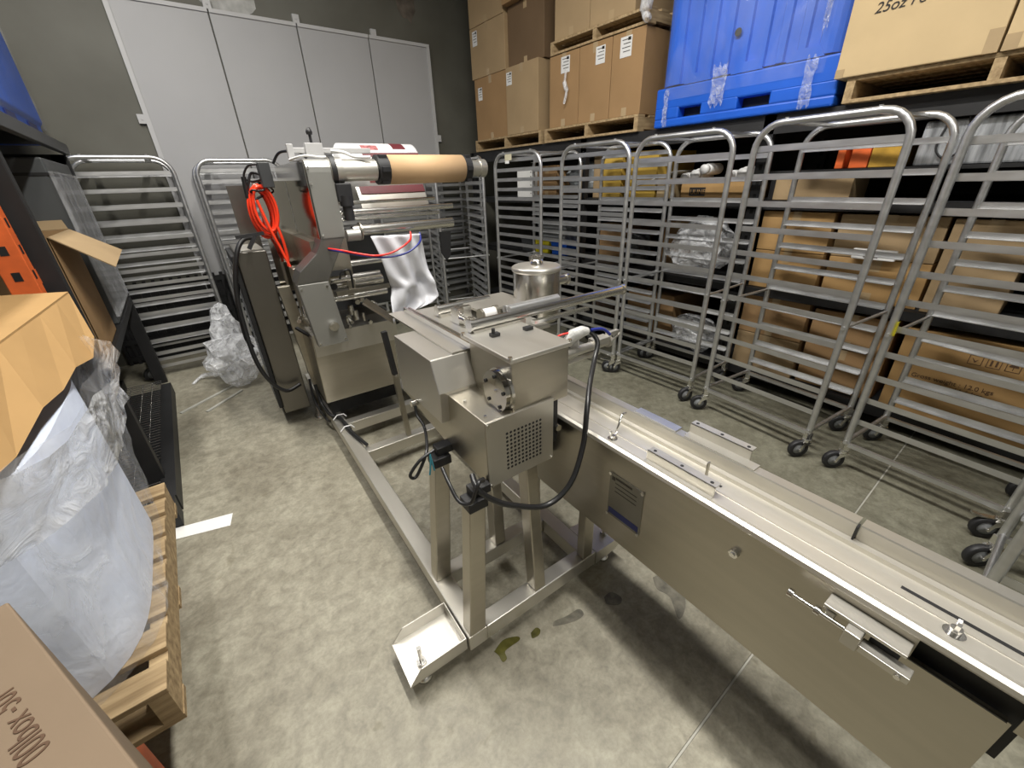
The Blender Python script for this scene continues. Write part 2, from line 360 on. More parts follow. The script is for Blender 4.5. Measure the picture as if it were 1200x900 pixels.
rW = rack('closely stepped aluminium rack with a cream paper label on its top bar', (2.65, 3.676, 0), 0.0 + A, 18, 1.69, 0.083, yaws=[-2.0] * 4)
rS = rack('nearest aluminium rack at the right with a yellow sticker on its post', (2.596, 0.385, 0), -0.12 + A, 11, 1.60, 0.131, W=0.62, yaws=[-2.2, -2.5, -2.2, -2.2], brakes=(1,), skip=((-1, 7),))
MB().box(-0.0175, -0.0165, -0.012, 0.012, 0.80, 0.87).build('yellow_sticker', YELLOW, rS, label='yellow sticker').location = (0.036, -0.006, 0.0)
MB().box(-0.03, 0.03, -0.0195, -0.018, 0.0, 0.05).build('paper_label', PAPER, rW, label='small paper label on the top bar').location = (0.22, 0, 1.675)
MB().box(-0.05, 0.05, -0.0205, -0.0185, 0.0, 0.05).build('paper_label', mat('cream_label', (0.62, 0.58, 0.42), 0.7), rW, label='cream paper label').location = (0.24, 0, 1.70)
rR = rack('partly seen aluminium rack at the right edge beyond the conveyor guard', (1.80, -0.22, 0), -0.03 + A, 11, 1.60, 0.131)
rX = rack('aluminium rack standing end-on right of the roll shafts', (2.653, 3.903, 0), 1.265, 18, 1.675, 0.083)
rack('aluminium rack against the back wall at far left, before the bare concrete', (-0.54, 4.75, 0), 0, 14, 1.63, 0.1195, zs=1.022)
rack('aluminium rack against the back wall just left of the hose coil', (0.29, 4.75, 0), 0, 18, 1.66, 0.083, zs=1.01)
rack('aluminium rack against the back wall hidden behind the film unwinder', (1.08, 4.78, 0), 0, 18, 1.66, 0.083, zs=1.0)
rack('aluminium rack against the back wall seen below the kraft core', (1.85, 4.76, 0), 0, 18, 1.66, 0.083, zs=1.0)
rack('aluminium rack against the back wall right of the roll shafts', (2.545, 4.80, 0), 0, 18, 1.66, 0.083, zs=1.0)

# slotted black plastic pallet leaning at the wall behind the first racks
t = thing('plastic_pallet', 'black slotted plastic pallet leaning on the back wall behind the racks', 'pallet', (-0.75, YW1 - 0.02, 0))
m = MB()
for z in (0.03, 0.2, 0.37, 0.54, 0.70): m.box(0, 1.9, -0.03, 0, z, z + 0.05)
for k in range(27): m.box(0.07 * k, 0.07 * k + 0.028, -0.028, 0, 0.0, 0.78)
m.box(0, 1.9, -0.008, 0, 0, 0.74).build('grid', BLACK, t)

# ================================================================== PALLETS, CARTONS
def pallet(label, loc, rz, L, Wd, hh=0.13, name='wooden_pallet', axis='x'):
    """deck boards run along local x (Wd deep), stringers run along local y (length L)"""
    t = thing(name, label, 'pallet', loc, rz)
    nb = 8; bw = L / nb * 0.72
    me = MB().box(0, Wd, 0, bw, 0, 0.017).mesh('deck_board', WOOD)
    for k in range(nb): link('deck_board', me, t, 0.002).location = (0, k * (L - bw) / (nb - 1), hh - 0.017)
    for k in (0, 3, 7): link('bottom_board', me, t).location = (0, k * (L - bw) / (nb - 1), 0)
    ms = MB().box(0, 0.038, 0, L, 0.0172, hh - 0.0172).mesh('stringer', WOOD)
    for x in (0.002, Wd / 2 - 0.02, Wd - 0.04): link('stringer', ms, t).location = (x, 0, 0)
    return t
def pallet_x(label, loc, L, Wd, hh=0.12):
    """seen from the aisle: openings between stringers that run along x; face boards run along y"""
    t = thing('wooden_pallet', label, 'pallet', loc, 0)
    me = MB().box(0, 0.09, 0, L, 0, 0.018).mesh('board', WOOD)
    for k in range(8): link('deck_board', me, t, 0.002).location = (k * (Wd - 0.09) / 7, 0, hh - 0.018)
    for k in (0, 3, 7): link('bottom_board', me, t, 0.002).location = (k * (Wd - 0.09) / 7, 0, 0)
    ms = MB().box(0.001, Wd - .001, 0, 0.04, 0.0182, hh - 0.0182).mesh('stringer', WOOD)
    for y in (0.0, L / 2 - 0.02, L - 0.04): link('stringer', ms, t).location = (0, y, 0)
    return t
def carton(label, loc, sx, sy, sz, m, rz=0, group=None, lab=None, seam='top', name='carton', tape=True):
    """box centred on x,y at loc; -x face looks at the aisle on the right side of the room"""
    t = thing(name, label, 'box', loc, rz, group)
    MB().box(-sx / 2, sx / 2, -sy / 2, sy / 2, 0, sz).build('body', m, t, 0.004)
    if tape:
        MB().box(-sx / 2 - 0.0008, -sx / 2 + 0.0, -0.025, 0.025, 0.002, 0.06).build('tape', TAPE, t)
        MB().box(-sx / 2 - 0.0008, -sx / 2, -0.025, 0.025, sz - 0.07, sz + .0008).box(-sx / 2, sx / 2, -0.025, 0.025, sz + 0.0001, sz + 0.0008).build('tape', TAPE, t)
    if lab:
        y, z, lw, lh = lab
        p = MB().box(-sx / 2 - 0.0022, -sx / 2 - 0.001, y - lw / 2, y + lw / 2, z - lh / 2, z + lh / 2).build('shipping_label', LABELP, t, label='white shipping label')
        q = MB()
        for k in range(4): q.box(-sx / 2 - 0.0028, -sx / 2 - 0.0022, y - lw * .38, y + lw * (.35 - .12 * (k % 2)), z + lh * (.33 - .19 * k), z + lh * (.37 - .19 * k))
        q.box(-sx / 2 - 0.0028, -sx / 2 - 0.0022, y - lw * .4, y - lw * .15, z + lh * .28, z + lh * .44)
        q.build('label_print', INK, p)
    return t

# --- right side: black storage rack
SX = 3.22; ZT = 1.855
t = thing('storage_rack', 'long black steel storage rack behind the aluminium racks, carrying pallets', 'shelving', (SX, 0, 0))
def upright(t, x, y, h, wd=0.07, m=BLACK):
    u = MB().box(x, x + 0.05, y - wd / 2, y + wd / 2, 0, h).box(x - 0.02, x + 0.09, y - wd / 2 - .02, y + wd / 2 + .02, 0, 0.008)
    o = u.build('upright', m, t)
    s = MB()
    for k in range(int(h / 0.09) - 1): s.box(x - 0.0012, x, y - 0.010, y + 0.010, 0.1 + k * 0.09, 0.135 + k * 0.09)
    s.build('slots', mat('slot_dark', (0.0, 0.0, 0.0), 0.9) if 'slot_dark' not in bpy.data.materials else bpy.data.materials['slot_dark'], o, kind='stuff')
for y in (-1.2, 1.43, 3.05, 4.95): upright(t, 0, y, ZT); upright(t, 1.0, y, ZT)
for z0, z1 in ((ZT - 0.11, ZT), (1.30, 1.355), (0.72, 0.775), (0.09, 0.15)):
    for x in (0.01, 1.0): MB().box(x - 0.01, x + 0.035, -1.15, 4.95, z0, z1).build('beam', BLACK, t)
    MB().box(0.03, 1.0, -1.1, 4.9, z1 - 0.012, z1 - 0.001).build('shelf_deck', DKBIN if z0 < 1.5 else WOOD, t)
MB().box(1.051, 1.057, -1.15, 4.95, 0.05, ZT).build('back_panel', BLACK, t)

# pallets and cartons on top
PZ = ZT + 0.001
pallet_x('wooden pallet at the far end of the rack top, under brown cartons', (SX - 0.02, 3.62, PZ), 1.2, 1.1)
pallet_x('wooden pallet under the row of three labelled cartons', (SX - 0.03, 2.44, PZ), 1.12, 1.1)
pallet_x('wooden pallet under the big pale carton', (SX - 0.06, -0.12, PZ), 1.16, 1.1)
cz = PZ + 0.121
def stack(rows, x0, g):
    for (lbl, y0, y1, z0, z1, dx, m, lab) in rows:
        sx = 0.5; carton(lbl, (x0 + dx + sx / 2, (y0 + y1) / 2, z0), sx, (y1 - y0) - 0.006, z1 - z0 - 0.003, m, 0, g, lab)
stack([
    ('kraft carton at the bottom of the far stack, beside the pale one', 4.18, 4.80, cz, cz + 0.60, 0, KRAFT[1], (0.2, 0.45, 0.08, 0.12)),
    ('pale kraft carton at the bottom of the far stack with a crushed corner', 3.66, 4.18, cz, cz + 0.60, -0.02, KRAFT[0], (0.2, 0.50, 0.09, 0.11)),
    ('kraft carton second up in the far stack with a label at its left edge', 4.2, 4.84, cz + .60, cz + 1.06, 0, KRAFT[0], (0.22, 0.36, 0.09, 0.13)),
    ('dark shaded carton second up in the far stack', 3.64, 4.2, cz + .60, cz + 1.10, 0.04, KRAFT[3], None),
    ('kraft carton on top of the far stack at its left', 4.22, 4.84, cz + 1.06, cz + 1.6, 0, KRAFT[0], None),
    ('brown carton on top of the far stack, overhanging the dark one', 3.84, 4.2, cz + 1.10, cz + 1.6, -0.03, KRAFT[1], None),
    ('brown carton on top of the far stack at its right end', 3.48, 3.835, cz + 1.10, cz + 1.6, 0.0, KRAFT[1], None),
], SX, 'cartons on the far pallet')
stack([
    ('brown carton with a curled label and torn tape, left of the row of three', 3.12, 3.50, cz, cz + 0.56, 0, KRAFT[1], (-0.02 + .0, 0.47, 0.11, 0.12)),
    ('brown carton in the middle of the row of three', 2.76, 3.12, cz, cz + 0.56, 0, KRAFT[1], (-0.06, 0.46, 0.10, 0.12)),
    ('brown carton at the right of the row of three, beside the blue bin', 2.44, 2.76, cz, cz + 0.56, 0, KRAFT[1], (0.02, 0.46, 0.11, 0.13)),
], SX - 0.02, 'row of three labelled cartons')
pallet_x('upper wooden pallet on top of the row of three cartons', (SX - 0.03, 2.42, cz + 0.562), 1.06, 1.1, 0.10)
cz2 = cz + 0.664
stack([
    ('carton above the upper pallet at its left', 3.02, 3.44, cz2, cz2 + 0.45, 0, KRAFT[0], (0.12, 0.38, 0.08, 0.1)),
    ('carton above the upper pallet at its right', 2.56, 3.02, cz2, cz2 + 0.45, 0, KRAFT[0], None),
], SX - 0.02, 'cartons on the upper pallet')
# ragged wrap scrap on upper pallet end
MB().tube(smooth_path([(SX - .03, 2.46, cz2 + .12), (SX - .05, 2.43, cz2 + 0.05), (SX - .04, 2.45, cz2 - 0.04), (SX - .05, 2.41, cz2 - 0.09)]), [0.03] * 6 + [0.045] * 6 + [0.03] * 6 + [0.01], 8)\
    .build('stretch_wrap_scrap', WRAPH)
tag(bpy.data.objects['stretch_wrap_scrap'], 'torn end of white stretch wrap hanging beside the upper pallet', 'plastic wrap')
MB().tube(smooth_path([(SX - .05, 3.25, cz + .42), (SX - .055, 3.26, cz + .33), (SX - .05, 3.24, cz + 0.26), (SX - .052, 3.27, cz + 0.17)]), [0.012] * 6 + [0.02] * 6 + [0.012] * 6 + [0.006], 6).build('tape_scrap', WRAPH)
tag(bpy.data.objects['tape_scrap'], 'torn clear tape hanging from the label of the left brown carton', 'tape')
# big pale carton(s)
t = carton('big pale kraft carton with handwritten 25oz at upper right', (SX - 0.08 + 0.55, 0.79, cz), 1.1, 0.62, 0.75, KRAFT[2], tape=False)
t['category'] = 'box'
MB().box(-0.5515, -0.55, 0.27, 0.31, 0.0, 0.04).build('tape', TAPE, t); MB().box(-0.5515, -0.55, -0.31, -0.26, 0.0, 0.09).build('tape', TAPE, t)
text('25oz Fo', 0.062, INK, t, (-0.552, 0.205, 0.255), (PI / 2, 0, -PI / 2), 'handwriting', shear=0.2)
t = carton('big pale kraft carton beyond the seam at the upper right corner', (SX - 0.08 + 0.55, 0.16, cz), 1.1, 0.62, 0.75, KRAFT[2], tape=False)
MB().box(-0.5515, -0.55, 0.26, 0.31, 0.0, 0.06).build('tape', TAPE, t)

# blue bin with ribs
t = thing('plastic_bulk_bin', 'large blue plastic bulk bin wrapped in clear film on top of the rack', 'bin', (SX - 0.04, 1.09, PZ))
Lb, Db = 1.19, 1.0
b = MB()
b.box(0, Db, 0, Lb, 0, 0.055)
yy = [0.0, 0.20, 0.42, 0.78, 0.99, Lb]                     # solid, hole, solid, hole, solid
b.box(0, Db, 0, 0.36, 0.05, 0.13).box(0, Db, 0.56, 0.82, 0.05, 0.13).box(0, Db, 0.99, Lb, 0.05, 0.13)
b.box(0, Db, 0, Lb, 0.115, 0.25)
b.build('base', BLUE, t, 0.012)
MB().box(0.08, Db - .08, 0.15, Lb - .1, 0.052, 0.138).build('fork_pocket', BLACK, t, label='dark fork pockets')
# ribbed wall (profile extruded upward with rounded corners)
prof = []
def rib_line(p0, p1, n, depth, nrm):
    p0 = Vector(p0); p1 = Vector(p1); out = []
    for k in range(n):
        for f, d in ((0.0, 0), (0.36, 0), (0.43, depth), (0.93, depth), (1.0, 0)):
            q = p0.lerp(p1, (k + f) / n) + Vector(nrm) * (-d); out.append((q.x, q.y))
    return out
R = 0.13
def arc(cx, cy, a0, a1, n=7): return [(cx + R * math.cos(a0 + (a1 - a0) * k / n), cy + R * math.sin(a0 + (a1 - a0) * k / n)) for k in range(n + 1)]
prof += rib_line((0.0, Lb - R - .01), (0.0, R + .01), 8, 0.016, (-1, 0))
prof += arc(R, R, PI, 1.5 * PI); prof += [(Db - R, 0)] + arc(Db - R, R, 1.5 * PI, 2 * PI)
prof += arc(Db - R, Lb - R, 0, PI / 2) + arc(R, Lb - R, PI / 2, PI)
MB().prism(prof, 0.26, 1.2, 'z').build('ribbed_wall', BLUE, t)
prof2 = [(0, R + .0)] + arc(R, R, PI, 1.5 * PI) + arc(Db - R, R, 1.5 * PI, 2 * PI) + arc(Db - R, Lb - R, 0, PI / 2) + arc(R, Lb - R, PI / 2, PI)
m = MB()
for k in range(3): m.prism([(Lb * (0.17 + .28 * k) - .1, 0.25), (Lb * (0.17 + .28 * k) + .1, 0.25), (Lb * (0.17 + .28 * k) + .07, 0.305), (Lb * (0.17 + .28 * k) - .07, 0.305)], -0.002, 0.03, 'x')
m.build('foot_arch', BLUE, t)
MB().disc((-0.001, 0.63, 0.47), 0.022, 'x').build('drain_hole', BLACK, t)
pw = [(x * 1.012 - .006, y * 1.012 - .007) for x, y in prof2]
MB().prism(pw, 0.17, 1.22, 'z').build('clear_wrap', WRAPB, t, label='clear stretch wrap around the bin')
def crumple(w_, h_, n=9, m_=9, amp=0.02, axis='x', seed=1, taper=0.3):
    rnd = random.Random(seed); mb = MB(); vs = []
    for i in range(n + 1):
        for j in range(m_ + 1):
            u = (i / n - 0.5) * (1 - taper * rnd.random() * (j in (0, m_))); v = j / m_
            vs.append((rnd.uniform(-amp, amp), u * w_ * (0.75 + 0.5 * abs(v - .5)), (v - 0.5) * h_ + (rnd.uniform(-.1, .1) * h_ * (j in (0, m_)))))
    mb.add(vs, [(i * (m_ + 1) + j, (i + 1) * (m_ + 1) + j, (i + 1) * (m_ + 1) + j + 1, i * (m_ + 1) + j + 1) for i in range(n) for j in range(m_)], True)
    return mb
for k, (y, z, ww, hh) in enumerate(((0.70, 0.20, 0.11, 0.22), (0.15, 0.13, 0.07, 0.24), (1.09, 0.13, 0.04, 0.22), (0.13, 0.62, 0.03, 0.5))):
    o = crumple(ww, hh, seed=k, amp=0.012).build('wrap_tatter', WRAPT, t); o.location = (-0.02 + (0.0 if k != 3 else 0.0), y, z)

# --- items on right rack shelves (seen through the aluminium racks)
def sc(lbl, x, y0, y1, z0, z1, m, sx=0.55, **k): return carton(lbl, (x + sx / 2, (y0 + y1) / 2, z0), sx, y1 - y0, z1 - z0, m, 0, k.pop('group', None), k.pop('lab', None), **k)
X0 = SX + 0.04
s3, s2, s1 = 1.357, 0.777, 0.153
sc('brown carton on the upper shelf beside the white papers', X0, 3.45, 3.75, s3, s3 + 0.3, KRAFT[1])
sc('tall mustard carton on the upper shelf', X0, 2.62, 2.84, s3, s3 + 0.38, MUSTARD, tape=False)
sc('small mustard carton right of the tall mustard carton', X0, 2.26, 2.56, s3, s3 + 0.36, MUSTARD, tape=False)
sc('kraft carton left of the tall mustard carton', X0 + .06, 2.88, 3.0, s3, s3 + 0.36, KRAFT[0], tape=False)
t = sc('long low kraft carton with black ULINE print on the upper shelf', X0, 1.52, 2.02, s3, s3 + 0.12, KRAFT[4], tape=False)
MB().box(-0.277, -0.2752, 0.045, 0.175, 0.022, 0.082).build('print_block', INK, t)
text('ULINE', 0.046, KRAFT[4], t, (-0.2775, 0.168, 0.036), (PI / 2, 0, -PI / 2))
# white papers (stack with holes)
t = thing('paper_stack', 'stack of punched white sheets at the far end of the upper shelf', 'paper', (X0, 3.98, s3))
MB().box(0, 0.3, -0.16, 0.12, 0, 0.28).build('sheets', PAPER, t, 0.004)
m = MB()
for k in range(6): m.disc((-0.001, -0.12, 0.04 + k * 0.042), 0.007, 'x', 10)
m.build('punch_holes', INK, t)
# grey bag
def blob(name, m, loc, sc_, seed, parent=None, amp=0.35, sub=3):
    bm = bmesh.new(); bmesh.ops.create_icosphere(bm, subdivisions=sub, radius=1); rnd = random.Random(seed)
    from mathutils import noise as nz
    off = Vector((seed * 3.1, seed * 1.7, 0))
    for v in bm.verts:
        n = nz.noise(v.co * 1.7 + off) + 0.5 * nz.noise(v.co * 4 + off); v.co *= 1 + amp * n
        v.co.x *= sc_[0]; v.co.y *= sc_[1]; v.co.z *= sc_[2]
    zmin = min(v.co.z for v in bm.verts)
    for v in bm.verts: v.co.z = max(v.co.z - zmin, 0.0)
    me = bpy.data.meshes.new(name); bm.to_mesh(me); bm.free(); me.materials.append(m)
    for p in me.polygons: p.use_smooth = False
    o = link(name, me, parent); o.location = loc; return o
tag(blob('plastic_bag', mat('grey_bag', (0.22, 0.24, 0.25), 0.25, 0, 0.3, 10), (X0 + 0.15, 3.18, s3), (0.14, 0.2, 0.15), 3), 'crumpled grey plastic bag on the upper shelf between cartons', 'bag')
# white bottles / jugs above ULINE box
for k, (y, r, ln, z) in enumerate(((2.02, 0.033, 0.16, s3 + 0.155), (1.93, 0.045, 0.2, s3 + 0.168), (1.86, 0.040, 0.2, s3 + 0.205), (1.66, 0.035, 0.22, s3 + 0.157), (1.57, 0.045, 0.22, s3 + 0.167))):
    t = thing('plastic_bottle', ['small white bottle lying leftmost on the ULINE carton', 'white bottle lying second from the left on the ULINE carton, cap facing the aisle',
              'white bottle lying on top of its neighbours on the ULINE carton', 'white bottle lying fourth from the left on the ULINE carton', 'rightmost white bottle lying on the ULINE carton'][k], 'bottle', (X0 + 0.02, y, z - r), 0, 'white bottles on the upper shelf')
    MB().lathe([(0, 0.03), (r * .85, 0.03), (r, 0.05), (r, ln), (r * .5, ln + .04), (0, ln + .04)], (0, 0, r), 'x', 18).build('body', WHITEP, t)
    MB().lathe([(0, -0.01), (r * .8, -0.01), (r * .8, 0.03), (0, 0.03)], (0, 0, r), 'x', 18).build('cap', WHITEP, t)
tag(MB().box(0, 0.4, 0, 0.5, 0, 0.004).build('paper_sheet', PAPER), 'white folded paper on the upper shelf behind the bottles rack', 'paper').location = (X0 - 0.01, 2.09 - .0, s3 + 0.20)
bpy.data.objects['paper_sheet'].rotation_euler = (-0.28, 0, 0)
sc('low pale carton under the white folded paper', X0, 2.07, 2.24, s3, s3 + 0.15, KRAFT[2], tape=False)
# orange boxes and silver tubes on the near upper shelf
for k, (y0, y1) in enumerate(((0.98, 1.02), (0.86, 0.95))): sc(['narrow orange carton on the near upper shelf', 'wider orange carton on the near upper shelf'][k], X0, y0, y1, s3 + .175, s3 + 0.31, ORANGE, sx=.3, tape=False)
sc('glossy golden carton beside the orange cartons', X0, 0.72, 0.855, s3 + .175, s3 + 0.30, mat('golden_gloss', (0.45, 0.27, 0.05), 0.15, 0, 0.3, 12), sx=.3, tape=False)
t = thing('clear_film_box', 'long silvery film-wrapped bundle on the near upper shelf', 'package', (X0, 0.0, s3 + .175))
MB().box(0, 0.3, -0.5, 0.66, 0, 0.205).build('body', mat('silver_wrap', (0.5, 0.52, 0.55), 0.2, 0.5, 0.5, 4, 0.5, (1, 9, 1), bscale=6), t, 0.01)
MB().tube(smooth_path([(-.006, 0.50, 0.21), (-.012, 0.47, 0.1), (-.012, 0.53, 0.03), (-.012, 0.585, 0.08), (-.006, 0.57, 0.2)]), 0.005, 6).build('black_strap', RUBBER, t)
# a middle board for them
t = thing('shelf_board', 'thin black shelf board under the orange cartons', 'shelf', (X0 - .02, 0, s3))
MB().box(0, 0.8, -1.1, 1.38, 0.155, 0.174).build('board', BLACK, t)
m = MB()
for y in (-1.0, 0.1, 1.33): m.box(0.02, 0.78, y, y + .03, 0.0, 0.155)
m.build('spacer', BLACK, t)
# carton stack (kraft)  y 0.9-1.3 and 0.4-0.9 on lower shelves, standing on floor pallets
def tall(lblf, ys, z0, hs, x, m, grp, sx=0.5):
    z = z0
    for i, h_ in enumerate(hs):
        carton(lblf[i], (x + sx / 2, (ys[0] + ys[1]) / 2, z), sx, ys[1] - ys[0], h_ - 0.004, m[i % len(m)], 0, grp); z += h_
names = ['bottom', 'second', 'third', 'top']
tall(['kraft carton, %s of the left column on the shelves behind the large rack' % n for n in ('lower', 'upper')], (0.93, 1.36), s1, (0.28, 0.28), X0, [KRAFT[0], KRAFT[1]], 'cartons on the bottom shelf')
tall(['kraft carton, %s of the left column on the middle shelf behind the large rack' % n for n in ('lower', 'upper')], (0.94, 1.36), s2, (0.26, 0.255), X0, [KRAFT[4], KRAFT[4]], 'cartons on the middle shelf')
sc('kraft carton on the upper shelf at the left, beside the upright', X0, 0.9, 1.33, s3, s3 + 0.15, KRAFT[0], sx=.3, tape=False)
tall(['kraft carton, %s of the right column on the middle shelf behind the large rack' % n for n in ('lower', 'upper')], (0.42, 0.91), s2, (0.26, 0.25), X0 + .02, [KRAFT[4], KRAFT[0]], 'cartons on the middle shelf')
tall(['kraft carton, %s of the right column on the bottom shelf' % n for n in ('lower', 'upper')], (0.46, 0.90), s1, (0.3, 0.24), X0 + .02, [KRAFT[1], KRAFT[1]], 'cartons on the bottom shelf')
sc('kraft carton on the near middle shelf beside dark bags', X0, 0.10, 0.40, s2, s2 + 0.5, KRAFT[0])
t = sc('big kraft carton with shipping symbols and weight print on the bottom shelf', X0 - .02, -0.42, 0.41, s1, s1 + 0.53, KRAFT[4], tape=False)
text('Gross weight : 12.0 kgs\nNet weight : 11.6 kgs\nCarton size :', 0.036, INKB, t, (-0.277, 0.32, 0.25), (PI / 2, 0, -PI / 2))
for k in range(4):
    y = 0.10 - 0.07 * k
    f = MB()
    for (a, b_, c_, d_) in ((-.026, .026, .024, .027), (-.026, .026, -.027, -.024), (-.027, -.024, -.027, .027), (.024, .027, -.027, .027)): f.box(-0.2766, -0.2755, y + a, y + b_, 0.42 + c_, 0.42 + d_)
    if k == 0: f.prism([(y - .012, .425), (y, .405), (y + .016, .432), (y, .415)], -0.2766, -0.2755, 'x')
    if k == 1: f.box(-.2766, -.2755, y - .014, y - .006, .403, .435).box(-.2766, -.2755, y + .006, y + .014, .403, .435)
    if k == 2: f.prism([(y + .018 * math.cos(a), .42 + .016 * math.sin(a)) for a in [PI * j / 8 for j in range(9)]], -0.2766, -0.2755, 'x').box(-.2766, -.2755, y - .0015, y + .0015, .402, .422)
    if k == 3: f.prism([(y - .016, .436), (y + .01, .406), (y + .014, .410), (y - .012, .438)], -0.2766, -0.2755, 'x')
    f.build('shipping_symbol', INKB, t)
t = thing('plastic_tray', 'white plastic tray tucked before the kraft cartons', 'tray', (X0 - .03, 0.70, s2 + 0.26))
MB().box(-.0, 0.03, -0.12, 0.09, 0, 0.06).build('body', WHITEP, t, 0.006); MB().box(-.001, 0.0, -0.04, 0.03, 0.012, 0.04).build('print', INK, t)
t['label'] = 'white plastic tray with black print before the kraft cartons'
# dark bags at right, clear bag in middle, bins at far left
for k, (x, y, z, s_, mm, lb) in enumerate((
    (X0 + .1, -0.25, s2, (0.2, 0.25, 0.22), DKBIN, 'crumpled dark bag on the near middle shelf'),
    (X0 + .12, 2.46, s2, (0.15, 0.10, 0.15), DKBIN, 'dark bag on the middle shelf left of the clear bag'),
    (X0 + .12, 2.76, s1, (0.15, 0.16, 0.16), mat('brown_bag', (0.10, 0.06, 0.04), 0.4, 0, 0.4, 10), 'brown bag on the bottom shelf'))):
    tag(blob('bag', mm, (x, y, z), s_, k + 5), lb, 'bag')
tag(blob('plastic_bag', WRAPH, (X0 + .0, 1.78, s2 - .0), (0.13, 0.24, 0.2), 11), 'clear plastic bag bulging from the middle shelf', 'bag')
tag(blob('plastic_bag', WRAPH, (X0 + .02, 1.72, s1), (0.13, 0.2, 0.16), 12), 'clear plastic bag on the bottom shelf', 'bag')
sc('brown carton on the middle shelf above the clear bags', X0 + .2, 1.95, 2.3, s2, s2 + 0.4, KRAFT[1])
sc('brown carton on the middle shelf behind the closely stepped rack', X0 + .1, 2.62, 2.95, s2, s2 + 0.34, KRAFT[1])
sc('brown carton on the bottom shelf behind the closely stepped rack', X0 + .1, 2.0, 2.5, s1, s1 + 0.4, KRAFT[1])
for k, (y, mm, lb) in enumerate(((3.66, YELLOW, 'yellow plastic storage tub on the middle shelf'), (3.38, BLUE, 'small blue storage tub on the middle shelf'), (3.90, DKBIN, 'grey storage tub on the middle shelf'))):
    t = thing('storage_tub', lb, 'tub', (X0 - .02, y, s2)); m = MB()
    m.prism([(-0.1, 0), (0.1, 0), (0.125, 0.14), (-0.125, 0.14)], 0, 0.25, 'x').build('body', mm, t, 0.004)
    MB().box(-0.008, 0.258, -0.13, 0.13, 0.13, 0.145).build('rim', mm, t)
t = thing('storage_tub', 'large grey tub standing on the yellow and blue tubs', 'tub', (X0 + .0, 3.52, s2 + .146))
MB().prism([(-0.2, 0), (0.2, 0), (0.23, 0.2), (-0.23, 0.2)], 0, 0.25, 'x').build('body', mat('grey_tub', (0.25, 0.26, 0.27), 0.4), t, 0.004)
MB().box(-.01, .26, -.235, .235, .19, .205).build('rim', mat('grey_rim', (0.3, 0.31, 0.32), 0.4), t)

# ================================================================== MACHINE (local frame: x across, y away)
MO = (0.38, 0.80, 0); MR = -0.043
t = thing('packaging_machine', 'stainless steel flow wrapping machine with an open floor frame and film unwinder', 'machine', MO, MR); M = t
f = MB()
z0, z1 = 0.07, 0.14
MB().box(0, 0.072, 0.0, 2.75, z0, z1).build('floor_rail', STEELH, t, 0.003)
MB().box(0.545, 0.605, 0.0, 2.75, z0, z1).build('floor_rail', STEELH, t, 0.003)
for y0, y1 in ((0.0, 0.06), (0.27, 0.33), (1.30, 1.37), (1.70, 1.77), (2.5, 2.57)):
    MB().box(0.0722, 0.5448, y0, y1, z0 + .001, z1 - .001).build('cross_member', STEELH, t, 0.003)
# legs under the head
for lb, (x0, y0, x1, y1) in enumerate(((0.005, 0.0, 0.062, 0.02), (0.008, 0.265, 0.075, 0.28), (0.29, 0.004, 0.295, 0.052), (0.29, 0.275, 0.29, 0.28))):
    m = MB(); wx, wy = 0.062, 0.045
    if True:
        vs = []; wx = 0.062 if lb < 2 else 0.05
        for (x, y, z, g) in ((x0, y0, z1, 1.0), (x1, y1, 0.665 if lb < 2 else 0.6815, 0.9)):
            vs += [(x, y, z), (x + wx * g, y, z), (x + wx * g, y + wy * 1.2, z), (x, y + wy * 1.2, z)]
        m.add(vs, [(0, 3, 2, 1), (4, 5, 6, 7), (0, 1, 5, 4), (1, 2, 6, 5), (2, 3, 7, 6), (3, 0, 4, 7)])
    m.build('leg', STEEL, t, 0.004)
    if lb < 2:
        MB().box(x1 - .004, x1 + wx * .9 + .006, y1 - .004, y1 + .056, 0.650, 0.685).build('clamp_foot', BLACK, t, 0.004)
        MB().box(x1 + .02, x1 + wx + .022, y1 + .012, y1 + .055, 0.685, 0.715).build('clamp_foot', BLACK, t, 0.003)
# conveyor support posts
MB().box(0.535, 0.585, 0.002, 0.04, z1, 0.44).build('leg', STEEL, t, 0.003)
MB().box(0.545, 0.585, 0.34, 0.38, z1, 0.44).build('leg', STEEL, t, 0.003)
# tray foot left
tr = MB()
x0, x1, y0, y1 = -0.215, -0.004, 0.015, 0.185
tr.box(x0, x1, y0, y1, 0.068, 0.072)
o = tr.build('foot_tray', ALUB, t, label='open sheet metal foot tray at the front left corner')
g = MB()
g.prism([(x0, 0.07), (x0 + .045, 0.125), (x1, 0.125), (x1, 0.07)], y0, y0 + .003, 'y').prism([(x0, 0.07), (x0 + .045, 0.125), (x1, 0.125), (x1, 0.07)], y1 - .003, y1, 'y').box(x1 - .003, x1, y0 + .0031, y1 - .0031, 0.07, 0.125)
g.build('tray_wall', ALUB, o)
def levelfoot(t, x, y, zt, zn):
    m = MB().cyl((x, y, 0.02), (x, y, zt), 0.0075, 10); m.tube([(x, y, zn), (x, y, zn + .012)], 0.017, 6); m.lathe([(0.0, 0.0), (0.03, 0.0), (0.03, 0.008), (0.012, 0.022), (0, 0.022)], (x, y, 0), 'z', 16)
    m.build('levelling_foot', CHROME, t)
levelfoot(t, -0.155, 0.065, 0.155, 0.0722)
